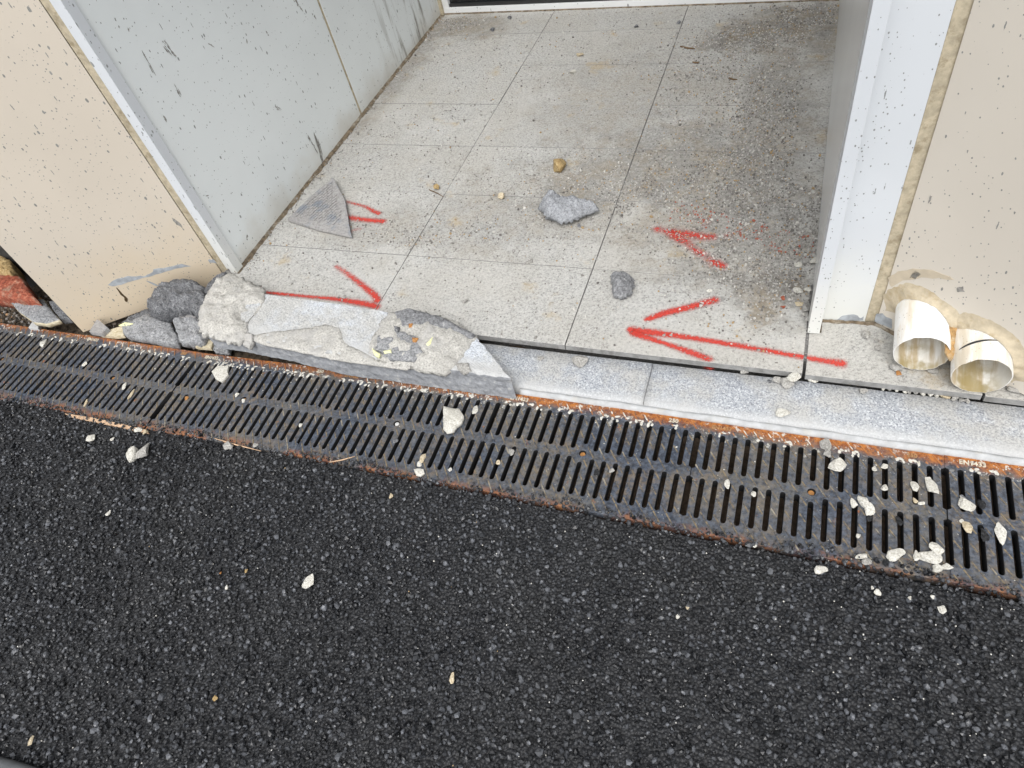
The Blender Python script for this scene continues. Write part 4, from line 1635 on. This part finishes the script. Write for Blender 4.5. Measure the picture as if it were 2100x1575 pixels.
def arrow(strokes, label, z=T + .0006):
    V, F, D = [], [], []
    z0 = z
    for si, (px, w, dens) in enumerate(strokes):
        z = z0 + .00045 * si
        C, W = stroke_pts(px, w, z)
        n = len(C)
        tan = np.gradient(C, axis=0)
        tan /= np.linalg.norm(tan, axis=1)[:, None] + 1e-9
        nr = np.stack([-tan[:, 1], tan[:, 0]], 1)
        K = 13
        b0 = len(V)
        dl = np.interp(np.linspace(0, 1, n), np.linspace(0, 1, len(dens)), dens)
        for i in range(n):
            endf = min(1, min(i, n - 1 - i) / 4 + .12)
            for k in range(K):
                s = -1 + 2 * k / (K - 1)
                q = C[i] + nr[i] * s * W[i] * 1.25
                V.append((q[0], q[1], z))
                D.append(dl[i] * endf * math.exp(-(s / .50) ** 2) * (1 - abs(s) ** 4))
        for i in range(n - 1):
            for k in range(K - 1):
                a = b0 + i * K + k
                cx = np.mean([V[a][0], V[a + K + 1][0]])
                cy = np.mean([V[a][1], V[a + K + 1][1]])
                gap = any(abs(cx - (j + 0.003 * (cy - .3))) < .0018 for j in JX[:2]) or (abs(cx - JX[2]) < .0045 and cy < .49)
                if gap or cy < rowy(0, cx) + .001 + (.0 if cx < 2.21 else -.006):
                    continue
                F.append((a, a + 1, a + K + 1, a + K))
    o = mk('sprayed_arrow', V, F, PAINT)
    at = o.data.attributes.new('dens', 'FLOAT', 'POINT')
    at.data.foreach_set('value', D)
    return tag(o, label, 'painted arrow', 'red arrows sprayed on the porch tiles')


arrow([([(1292, 677), (1340, 682), (1400, 690), (1500, 706), (1600, 724), (1680, 738), (1742, 748)], [24, 23, 18, 17, 16, 17, 24], [1, 1, .95, .9, .92, .88, .95]),
       ([(1318, 658), (1360, 643), (1420, 628), (1478, 612)], [17, 22, 22, 22], [1, 1, 1, .95]),
       ([(1290, 679), (1320, 690), (1360, 703), (1410, 720), (1465, 741)], [24, 20, 15, 19, 20], [1, .95, .9, .95, .85]),
       ([(1279, 677), (1292, 676), (1305, 678)], [12, 22, 24], [.9, 1, 1])],
      'bold red sprayed arrow pointing left, crossing the last joint near the pipes')
arrow([([(520, 596), (560, 601), (620, 607), (680, 612), (740, 621), (782, 631)], [11, 13, 14, 16, 22, 22], [.6, .95, .8, .85, 1, .95]),
       ([(684, 543), (705, 556), (728, 573), (750, 590), (768, 605), (778, 622)], [18, 20, 20, 20, 22, 26], [.55, .6, .78, .85, .95, 1])],
      'red sprayed arrow pointing right along the back edge of the broken slab')
arrow([([(1338, 464), (1350, 470), (1358, 480)], [24, 32, 20], [.6, .66, .45]),
       ([(1360, 468), (1385, 484), (1408, 497), (1426, 513), (1444, 523), (1452, 531), (1470, 541), (1492, 550)], [22, 32, 28, 22, 28, 24, 30, 28], [.8, .95, .8, .55, .85, .45, .9, .85]),
       ([(1370, 472), (1400, 478), (1440, 485), (1476, 486)], [26, 34, 32, 26], [.6, .78, .75, .65]),
       ([(1434, 464), (1464, 453)], [16, 14], [.45, .4]),
       ([(1478, 484), (1510, 481)], [22, 20], [.45, .35])],
      'worn red sprayed arrow pointing left, half hidden by grit')
arrow([([(700, 411), (725, 417), (750, 424), (768, 434), (783, 440)], [13, 14, 15, 17, 22], [.6, .62, .68, .8, .85]),
       ([(705, 444), (735, 449), (765, 452), (794, 455)], [24, 24, 23, 24], [.8, .85, .9, .85]),
       ([(712, 476), (728, 471), (748, 466)], [14, 16, 14], [.4, .42, .35])],
      'faded red sprayed arrow pointing right, tail under the triangular tile piece')

# red spot where the stroke ran on to the kerb
o = mk('sprayed_spot', [tuple(U(1455 + r * 17 * math.cos(a), 752 + r * 9 * math.sin(a), KZ + .0014)) for r in (.35, 1) for a in np.linspace(0, 6.28, 16, endpoint=False)] + [tuple(U(1455, 752, KZ + .0014))],
       [(i, (i + 1) % 16, 16 + (i + 1) % 16, 16 + i) for i in range(16)] + [(i, (i + 1) % 16, 32) for i in range(16)], PAINT)
at = o.data.attributes.new('dens', 'FLOAT', 'POINT')
at.data.foreach_set('value', [.6] * 16 + [0] * 16 + [.75])
tag(o, 'small red spray spot on the kerb below the bold arrow', 'paint spot')

# ------------------------------------------------------------------ things lying on the porch
tp = thing('broken_tile', 'triangular broken grey tile lying face down by the grey side panel', 'tile fragment', U(665, 440, T))
tri = pxo([(683, 364, .072), (707, 410, .066), (718, 474, .062), (720, 483, .061), (650, 468, .060), (590, 449, .060), (598, 440, .060), (640, 400, .066)], 0)
chunk('tile_body', tri, .0125, TILEBACK, 81, tp, .0008, .0003, .0002, 0.0, 80)
# keying ribs cast on the back of the tile: a grid of low pads
A, B, C_ = np.array(U(683, 366, .072)), np.array(U(718, 476, .062)), np.array(U(592, 446, .060))
nrm = np.cross(B - A, C_ - A)
nrm /= np.linalg.norm(nrm)
nrm = nrm if nrm[2] > 0 else -nrm
eu = (C_ - A) / np.linalg.norm(C_ - A)
ev = np.cross(nrm, eu)
ev = ev if ev @ (B - A) > 0 else -ev
V, F = [], []
rr = random.Random(5)
vi = 0.006
row = 0
while vi < .20:
    ui = -.03 + (row % 2) * .011
    while ui < .36:
        q = [A + eu * (ui + du) + ev * (vi + dv_) for du, dv_ in ((0, 0), (.0196, 0), (.0196, .0090), (0, .0090))]

        def bary(p):
            m_ = np.array([B - A, C_ - A, nrm]).T
            s = np.linalg.solve(m_, p - A)
            return s[0] > .02 and s[1] > .02 and s[0] + s[1] < .975
        if all(bary(p) for p in q):
            i0 = len(V)
            hgt = .0026 + rr.uniform(-.0005, .0005)
            V += [tuple(p - nrm * .001) for p in q] + [tuple(p + nrm * hgt) for p in q]
            F += [(i0 + 4, i0 + 5, i0 + 6, i0 + 7)] + [(i0 + a, i0 + (a + 1) % 4, i0 + 4 + (a + 1) % 4, i0 + 4 + a) for a in range(4)]
        ui += .0235
    vi += .0122
    row += 1
o = mk('keying_pads', V, F, TILEBACK, tp)
tag(o, kind='stuff')

o = chunk('concrete_lump', pxo([(1106, 424), (1112, 410), (1128, 400), (1146, 402), (1156, 412), (1175, 412), (1200, 415), (1222, 420), (1226, 428), (1205, 434), (1180, 446), (1158, 453), (1135, 450), (1115, 440)], T + .026), .026, BLUELUMP, 84, None, .004, .008, .034, .35, 110, None, True)
tag(o, 'long bluish grey concrete lump in the middle of the porch tiles', 'concrete lump')
o = chunk('concrete_lump', pxo([(1253, 566), (1262, 558), (1282, 558), (1298, 570), (1300, 584), (1290, 604), (1272, 610), (1258, 604), (1256, 586)], T + .014), .014, MIDCON, 85, None, .003, .0055, .016, .2, 90)
tag(o, 'rough dark grey mortar clod above the bold red arrow', 'concrete lump')
rock('stone', 1148, 350, 26, 27, T, TANSTONE, 'yellow brown stone behind the bluish concrete lump', 'stone', k=2, tall=.95)
rock('stone', 1028, 408, 14, 11, T, CHIPY, 'tiny pale yellow stone left of the bluish lump', 'stone', k=4, tall=.9)
rock('stone', 1085, 538, 15, 11, T, CHIPG, 'tiny tan stone lying on a tile joint left of the dark clod', 'stone', k=1, tall=.8)
tw = thing('twig', 'short brown twig with a dry bud on the porch tiles', 'twig', U(895, 388, T))
tube('stem', [U(880, 389, T + .004), U(890, 393, T + .003), U(900, 398, T + .003), U(910, 404, T + .002)], [.0014, .0016, .0014, .0008], TWIG, tw, 8, .0006)
b = rock('bud', 897, 387, 13, 11, T, TANSTONE, None, None, k=3, tall=.9)
b.parent = tw
b.location = np.array(b.location) - np.array(tw.location)
for i, (a, b_, c, d) in enumerate([(1433, 128, 1420, 127), (1395, 95, 1425, 100), (1495, 160, 1512, 163)]):
    o = tube('twig', [U(a, b_, T + .004), U((a + c) / 2, (b_ + d) / 2 + 1, T + .004), U(c, d, T + .004)], [.003, .0034, .0022], TWIG, None, 8, .001, i)
    tag(o, ('thin brown stick on the dusty tiles near the door, left one', 'short pale stick on the dusty tiles nearest the door', 'dark stick on the grit by the glossy panel, farthest back')[i], 'twig')
for i, (px_, py_, w, h, m_, lab) in enumerate([
    (1652, 630, 17, 26, CHIPG, 'pinkish grey stone wedged at the foot of the white trim lip'),
    (1636, 598, 18, 11, CHIP, 'flat white stone in the dark grit by the trim foot'),
    (1655, 596, 13, 9, CHIP, 'white stone next to the flat one in dark grit by the trim foot'),
    (1640, 626, 18, 9, CHIPY, 'orange tinted chip in dark grit just above the trim foot'),
    (1656, 655, 12, 14, CHIPG, 'grey stone beside the very bottom of the trim lip'),
    (1671, 540, 20, 15, CHIP, 'white rounded stone against the glossy panel, higher up the grit'),
    (1652, 538, 12, 12, CHIPG, 'grey stone beside the white rounded one in the grit'),
    (1637, 545, 14, 10, CHIP, 'pale stone left of the grey one in the grit near the trim'),
    (1605, 613, 8, 9, REDBRICK, 'red painted crumb on the tile left of the dark grit'),
    (1606, 631, 10, 6, REDBRICK, 'red painted crumb below the other red crumb'),
    (1455, 598, 12, 7, CHIP, 'small white pebble above the upper barb of the bold arrow'),
    (1534, 575, 14, 8, CHIPG, 'flat pale flake lying on the thin joint right of the clod'),
    (1010, 63, 9, 8, DARKCON, 'dark pebble in front of the door frame'),
    (1045, 38, 8, 8, DARKCON, 'dark pebble beside the door rail'),
    (1190, 115, 14, 10, CHIPY, 'yellowish chip on the tile towards the door'),
    (1175, 150, 14, 8, CHIP, 'white chip behind the yellowish one on the tiles'),
    (1305, 56, 9, 8, DARKCON, 'dark pebble near the upper tile joint by the door'),
    (1392, 48, 8, 7, DARKCON, 'dark pebble near the door, by the rightmost tile joint'),
    (1158, 333, 8, 7, DARKCON, 'dark pebble just behind the yellow brown stone'),
    (1188, 464, 8, 8, DARKCON, 'dark pebble in front of the bluish lump'),
    (706, 610, 8, 8, CHIPG, 'small grey pebble on the arrow shaft beside the broken slab'),
    (955, 620, 12, 9, CHIPG, 'small grey pebble on the tile behind the middle of the slab'),
    (1776, 690, 16, 15, CHIPG, 'grey pebble on the narrow tile left of the pipes'),
    (1798, 700, 9, 9, CHIPG, 'smaller grey pebble beside the left pipe'),
    (1800, 716, 10, 9, CHIPG, 'grey pebble nearest the left pipe rim'),
    (1838, 757, 22, 12, CHIPG, 'grey stone under the rim of the left pipe'),
    (1842, 766, 9, 8, ORANGE, 'orange pebble under the rim of the left pipe'),
    (1912, 762, 20, 10, CHIPG, 'grey stone under the gap between the pipes'),
    (2080, 800, 26, 12, CHIPG, 'broken tile crumb right of the right pipe')]):
    rock('stone', px_, py_, w, h, T, m_, lab, 'stone', k=i % 10, tall=.6)

# fine grit drifted over the porch tiles
W = 130000
gx = RNG.uniform(.46, 2.212, W)
gy = RNG.uniform(.30, 2.26, W)
dens = np.full(W, .035)
for (x, y, rx, ry, am) in [(2.05, .86, .15, .30, 1.3), (2.03, 1.25, .10, .38, 1.0), (1.85, .98, .27, .16, .7), (2.1, 2.08, .12, .10, 1.1), (1.92, 1.93, .20, .10, 1.0), (1.86, 1.70, .20, .10, .5), (2.13, .60, .06, .10, 1.2),
                            (1.55, .95, .35, .16, .25), (1.2, .72, .3, .07, .20), (.95, .66, .2, .05, .25), (.58, 2.2, .1, .06, .6), (1.9, 1.4, .2, .25, .3), (2.14, .72, .05, .12, 1.3)]:
    dens += am * np.exp(-((gx - x) / rx) ** 2 - ((gy - y) / ry) ** 2)
dens *= np.where((gx > 2.125) & (gy > 1.02) & (gy < 2.0), .15, 1)
dens += .5 * np.exp(-np.abs(gx - .47) / .012)
clump = np.array([mn.noise(Vector((a * 16, b * 16, 3))) for a, b in zip(gx, gy)])
dens *= np.clip(.75 + 1.3 * clump, .05, 2)
keep = RNG.random(W) < dens * .95
gx, gy = gx[keep], gy[keep]
n = len(gx)
R = RNG.uniform(.0014, .0038, n) * np.where(RNG.random(n) < .04, 1.7, 1)
pal = np.array([(.36, .35, .33), (.25, .24, .22), (.48, .47, .44), (.40, .29, .16), (.16, .15, .14), (.62, .60, .56)])
cols = pal[RNG.choice(6, n, p=[.33, .27, .17, .06, .09, .08])]
red = (RNG.random(n) < .13) & (np.abs(gx - 2.0) < .22) & (np.abs(gy - (.80 - .35 * (gx - 2))) < .05)
cols[red] = (.40, .13, .09)
m2 = 1500
bx, by = RNG.normal(2.02, .10, m2), RNG.uniform(.45, 1.55, m2)
kp = (bx < 2.2) & (RNG.random(m2) < np.where(by > 1.05, np.where(bx < 2.12, .5, .06), .8)) & ((by > .62) | (bx > 2.1))
bx2, by2 = RNG.normal(1.93, .14, 260), RNG.normal(1.93, .10, 260)
bx, by = np.r_[bx[kp], np.clip(bx2, 1.5, 2.19)], np.r_[by[kp], np.clip(by2, 1.6, 2.17)]
gx, gy = np.r_[gx, bx], np.r_[gy, by]
R = np.r_[R, RNG.uniform(.0028, .0052, len(bx)) * RNG.uniform(.7, 1.1, len(bx))]
cols = np.r_[cols, pal[RNG.choice(6, len(bx), p=[.34, .24, .22, .04, .06, .10])]]
o = pebbles('grit', np.c_[gx, gy, T + R * .35], R, GRITM, cols=cols, squash=(.6, 1), seed=9)
tag(o, kind='stuff')

# ------------------------------------------------------------------ gravel along the back joint of the kerb
r = random.Random(11)
ORD = ['first', 'second', 'third', 'fourth', 'fifth', 'sixth', 'seventh', 'eighth', 'ninth', 'tenth', 'eleventh', 'twelfth', 'thirteenth', 'fourteenth',
       'fifteenth', 'sixteenth', 'seventeenth', 'eighteenth', 'nineteenth', 'twentieth', 'twenty first', 'twenty second', 'twenty third', 'last']
for i in range(24):
    t = i / 23
    px_ = 1680 + (1985 - 1680) * t + r.uniform(-3, 3)
    py_ = 775 + (823 - 775) * t + r.uniform(-.5, 2)
    m_ = r.choice([CHIP, CHIPG, CHIP, CHIPG, CHIPY])
    cn = {'white_stone_chip': 'white', 'grey_stone_chip': 'grey', 'cream_stone_chip': 'cream'}[m_.name]
    rock('stone_chip', px_, py_, r.uniform(7, 13), r.uniform(6, 10), KZ, m_, '%s stone chip from the left, %s, in the row between kerb and tile' % (ORD[i], cn), 'stone chip', 'chips in the joint behind the kerb', tall=.8)
kl = [(1190, 745, 34, 26, CHIPG, 'grey rough stone alone on the kerb right of the broken slab'),
      (1149, 709, 12, 9, CHIP, 'white crumb at the foot of the second tile joint on the kerb'),
      (1495, 754, 17, 8, CHIPY, 'flat stone half under the tile edge, first of a three stone row'),
      (1512, 756, 11, 9, CHIP, 'middle stone of the three stone row at the tile edge'),
      (1526, 762, 16, 15, CHIPG, 'largest stone of the three stone row at the tile edge'),
      (1583, 764, 9, 6, CHIP, 'small white crumb against the tile edge on the kerb'),
      (1594, 766, 9, 6, CHIP, 'crumb right of the small white one at the tile edge'),
      (1609, 767, 9, 5, CHIP, 'crumb left of the stacked stones at the tile edge'),
      (1593, 782, 17, 12, CHIPG, 'round grey stone left of the stacked stones on the kerb'),
      (1614, 788, 26, 21, CHIPG, 'grey stone under the white one, lower of the stacked pair'),
      (1668, 780, 25, 13, CHIP, 'flat white stone right of the stacked pair on the kerb'),
      (1578, 783, 8, 7, DARKCON, 'dark pebble left of the round grey stone on the kerb'),
      (1606, 850, 29, 17, CHIP, 'oval cream stone near the front edge of the long kerb'),
      (1771, 804, 16, 9, CHIPG, 'grey pebble on the long kerb below the joint gravel'),
      (1110, 736, 14, 9, CHIPG, 'flat tan crumb on the kerb beside the slab')]
for i, (a, b, w, h, m_, lab) in enumerate(kl):
    rock('stone', a, b, w, h, KZ, m_, lab, 'stone', k=(i * 3) % 10, tall=.55)
rock('stone', 1627, 777, 27, 17, KZ + .012, CHIP, 'white stone on top of the stacked pair on the kerb', 'stone', k=5, tall=.5)

# ------------------------------------------------------------------ chips on the grates
gc = 'white stone chips lying on the drain grates'
o = chunk('stone_chip', pxo([(434, 762), (446, 750), (468, 750), (466, 762), (468, 768), (455, 783), (442, 776)], .008), .007, CHIP, 91, None, .0006, .0006, .0015, 0, 40)
tag(o, 'flat pale chip on the grate below the left part of the slab', 'stone chip', gc)
o = chunk('stone_chip', pxo([(909, 832), (915, 834), (932, 838), (941, 838), (951, 852), (948, 866), (936, 874), (930, 884), (916, 886), (909, 880)], .012), .011, CHIP, 92, None, .0015, .0015, .008, .05, 52)
tag(o, 'biggest white broken stone on the grates, near the right tip of the slab', 'stone chip', gc)
o = chunk('stone_chip', pxo([(848, 962), (858, 960), (868, 962), (870, 970), (862, 977), (854, 975)], .006), .005, CHIP, 93, None, .0008, .0008, .002, 0, 32)
tag(o, 'flat white flake at the road edge of the grate, below the big stone', 'stone chip', gc)
gl = [(90, 705, 14, 14, CHIP, 'white chip at the far left on the grate top row'),
      (270, 809, 7, 20, CHIPY, 'thin cream sliver on the grate, left part of the row'),
      (256, 793, 8, 13, CHIP, 'white oval chip beside the cream sliver on the left grate'),
      (177, 827, 6, 14, CHIPY, 'small cream chip low on the far left grate'),
      (383, 818, 8, 8, ORANGE, 'orange crumb on the grate beside the wide black gap'),
      (175, 748, 9, 8, CHIP, 'white crumb near the middle rail of the left grate'),
      (487, 811, 9, 9, CHIP, 'white crumb just above the bolt hole under the slab'),
      (499, 823, 9, 7, CHIP, 'white crumb lying in the bolt hole under the slab'),
      (617, 873, 9, 8, CHIP, 'white crumb on the lower slots below the slab middle'),
      (867, 941, 12, 18, CHIPY, 'cream pointed chip above the white flake at the road edge'),
      (861, 952, 10, 11, CHIP, 'white chip between cream chip and white flake'),
      (975, 841, 12, 18, CHIP, 'narrow white chip right of the big stone on the grate'),
      (923, 964, 9, 9, CHIP, 'white crumb in a lower slot right of the flake'),
      (1022, 949, 10, 9, CHIPY, 'yellowish crumb on the grate below the slab tip'),
      (1049, 928, 13, 15, CHIPG, 'grey white chip near a bolt hole right of the slab tip'),
      (1716, 959, 34, 27, CHIP, 'large pointed white stone at the upper slots, below the cream oval stone'),
      (1692, 914, 20, 22, CHIPG, 'lumpy grey crumb at the top end of a slot by the rail'),
      (1696, 932, 15, 15, CHIPG, 'smaller grey lump under the lumpy crumb by the rail'),
      (1793, 962, 9, 10, CHIP, 'white crumb on an upper rib right of the large pointed stone'),
      (1813, 957, 13, 9, CHIP, 'white chip wedged high in an upper slot'),
      (1813, 1001, 12, 11, CHIP, 'white chip wedged low in the same upper slot'),
      (1876, 999, 14, 17, CHIP, 'squarish white chip in an upper slot'),
      (1910, 998, 18, 28, CHIP, 'leaf shaped white chip in an upper slot beside the joint'),
      (1903, 984, 10, 9, CHIP, 'small white chip above the leaf shaped one'),
      (1877, 1027, 8, 9, CHIPY, 'cream crumb on the middle rail below the squarish chip'),
      (1889, 1033, 12, 5, CHIP, 'thin white sliver on the middle rail'),
      (1751, 1033, 12, 17, CHIP, 'white chip at the top of a lower slot, left of a close pair'),
      (1770, 1031, 18, 23, CHIP, 'upper chip of the close white pair on the middle rail'),
      (1783, 1046, 17, 22, CHIP, 'lower chip of the close white pair on the middle rail'),
      (1981, 1037, 26, 23, CHIP, 'round white stone on the middle rail right of the grate joint'),
      (1972, 1070, 8, 7, CHIP, 'tiny white crumb below the round white stone'),
      (1984, 1083, 16, 18, CHIPY, 'cream pebble at the top of a lower slot below the round stone'),
      (2052, 1096, 17, 34, CHIP, 'long oval white stone near the right end of the grates'),
      (1836, 1140, 33, 22, CHIP, 'long white stone low on the grate by the road edge'),
      (1879, 1141, 12, 16, CHIP, 'white chip in the bottom end of a lower slot'),
      (1918, 1127, 24, 20, CHIP, 'upper white stone of the touching pair at the road edge'),
      (1908, 1146, 36, 20, CHIP, 'lower white stone of the touching pair at the road edge'),
      (1924, 1167, 20, 12, CHIP, 'white stone lying at the asphalt edge below the touching pair'),
      (1942, 1163, 20, 10, CHIP, 'flat white stone right beside the one at the asphalt edge'),
      (1760, 1100, 9, 8, CHIP, 'white crumb on a lower rib near the road edge'),
      (1491, 994, 11, 17, CHIP, 'white oval chip at the top of a lower slot in the rusty bolt grate'),
      (1545, 1014, 10, 10, CHIP, 'triangular white chip in a lower slot of the rusty bolt grate'),
      (1255, 966, 11, 9, CHIPG, 'pale chip in a lower slot right of a bolt hole'),
      (1974, 1021, 9, 8, DARKCON, 'dark pebble stuck above the cream pebble'),
      (1783, 1064, 11, 12, BITSTONE2, 'black asphalt crumb in the slot below the close white pair'),
      (1843, 1069, 12, 16, BITSTONE2, 'black asphalt crumb alone in a lower slot right of the close pair'),
      (2013, 1036, 13, 15, BITSTONE2, 'black asphalt crumb in a slot beside the round white stone'),
      (2018, 1098, 14, 19, BITSTONE2, 'black asphalt crumb in a slot left of the long oval stone'),
      (1224, 970, 12, 12, BITSTONE2, 'black asphalt crumb in a lower slot near the middle grate joint'),
      (812, 905, 12, 10, DARKCON, 'dark crumb just below the white plugged bolt hole')]
for i, (a, b, w, h, m_, lab) in enumerate(gl):
    rock('stone_chip', a, b, w, h, .0006, m_, lab, 'stone chip', gc, k=(i * 7) % 10, tall=.42)

# ------------------------------------------------------------------ chips on the road
ga = 'pale stone chips lying on the asphalt'
al = [(274, 936, 24, 28, CHIP, 'rough white stone on the asphalt, left of a touching pair'),
      (297, 930, 25, 25, CHIPG, 'grey white stone on the asphalt, right of a touching pair'),
      (189, 900, 15, 12, CHIP, 'white chip on the asphalt left of the touching pair'),
      (231, 901, 6, 7, CHIP, 'tiny white chip between the pair and the left grate'),
      (286, 883, 19, 9, CHIP, 'flat white flake at the end of the wooden strip'),
      (300, 888, 10, 8, CHIPY, 'cream crumb beside the flake by the wooden strip'),
      (471, 916, 20, 13, CHIPG, 'flat white flake below the splinter at the grate edge'),
      (525, 915, 12, 8, CHIPG, 'pinkish flake on the grate edge right of the splinter'),
      (636, 1195, 21, 22, CHIP, 'lone bright white stone in the middle of the asphalt'),
      (224, 1053, 8, 9, CHIP, 'small white chip on the asphalt at the left'),
      (1683, 1171, 24, 14, CHIP, 'flat white chip on the asphalt below the right grates'),
      (1765, 1142, 20, 8, CHIP, 'white sliver on the asphalt edge right of the flat chip'),
      (1777, 1153, 18, 12, CHIPG, 'grey flake at the asphalt edge below the slivers'),
      (1799, 1216, 12, 10, CHIP, 'white chip on the asphalt below the right end of the grates'),
      (1930, 1252, 14, 12, CHIP, 'white chip farthest right on the asphalt'),
      (1789, 1206, 6, 6, CHIP, 'tiny white crumb beside the chip below the right grates'),
      (1865, 1227, 7, 6, CHIP, 'tiny white crumb on the asphalt left of the farthest right chip'),
      (1912, 1225, 7, 6, CHIP, 'tiny white crumb just above the farthest right chip'),
      (1390, 1265, 8, 8, CHIP, 'small white crumb alone on the asphalt right of centre'),
      (1548, 1121, 8, 6, CHIP, 'white crumb by the ragged asphalt edge in the middle'),
      (928, 1391, 10, 17, CHIPY, 'pinkish chip low in the middle of the asphalt'),
      (443, 1433, 9, 8, TANSTONE, 'tan crumb low on the asphalt at the left'),
      (65, 1520, 8, 12, CHIPY, 'yellowish stone by the dark hose in the corner'),
      (452, 1176, 6, 5, ORANGE, 'orange crumb on the asphalt left of the bright stone'),
      (505, 1172, 6, 7, TANSTONE, 'tan crumbs on the asphalt near the bright stone'),
      (1410, 1247, 7, 6, CHIPY, 'cream crumb near the alone white crumb on asphalt'),
      (466, 1205, 6, 7, CHIP, 'tiny white crumb below the orange crumb on the asphalt'),
      (803, 1018, 8, 10, CHIPY, 'small cream chip on the asphalt below the grates')]
for i, (a, b, w, h, m_, lab) in enumerate(al):
    rock('stone_chip', a, b, w, h, .0015, m_, lab, 'stone chip', ga, k=(i * 3 + 1) % 10, tall=.6)

# wooden strip and splinters at the grate edge, hose in the corner
st = [U(130, 847, .002), U(200, 858, .003), U(300, 881, .003), U(303, 888, .003), U(210, 868, .003), U(150, 856, .002)]
o = chunk('wooden_strip', st, .006, WOOD, 95, None, .0004, .0004, .0003, 0, 60)
tag(o, 'pinkish wooden strip between the left grate and the asphalt', 'wood strip')
for i, (a, b, c, d) in enumerate([(440, 899, 535, 925), (676, 948, 728, 936)]):
    o = tube('splinter', [U(a, b, .004), U((a + c) / 2, (b + d) / 2 + 1, .005), U(c, d, .004)], [.0012, .002, .0009], WOOD, None, 7, .0006, i)
    tag(o, ('long pale wood splinter at the asphalt edge under the slab', 'short thin splinter at the asphalt edge below the slab middle')[i], 'splinter')
o = tube('hose', [U(a, b, .011) for a, b in [(-420, 1490), (-250, 1510), (-120, 1535), (-40, 1554), (20, 1570), (70, 1586), (120, 1606), (170, 1640), (200, 1680)]], .0105, RUBBER, None, 16)
tag(o, 'dark grey rubber hose cutting the bottom left corner on the asphalt', 'hose')
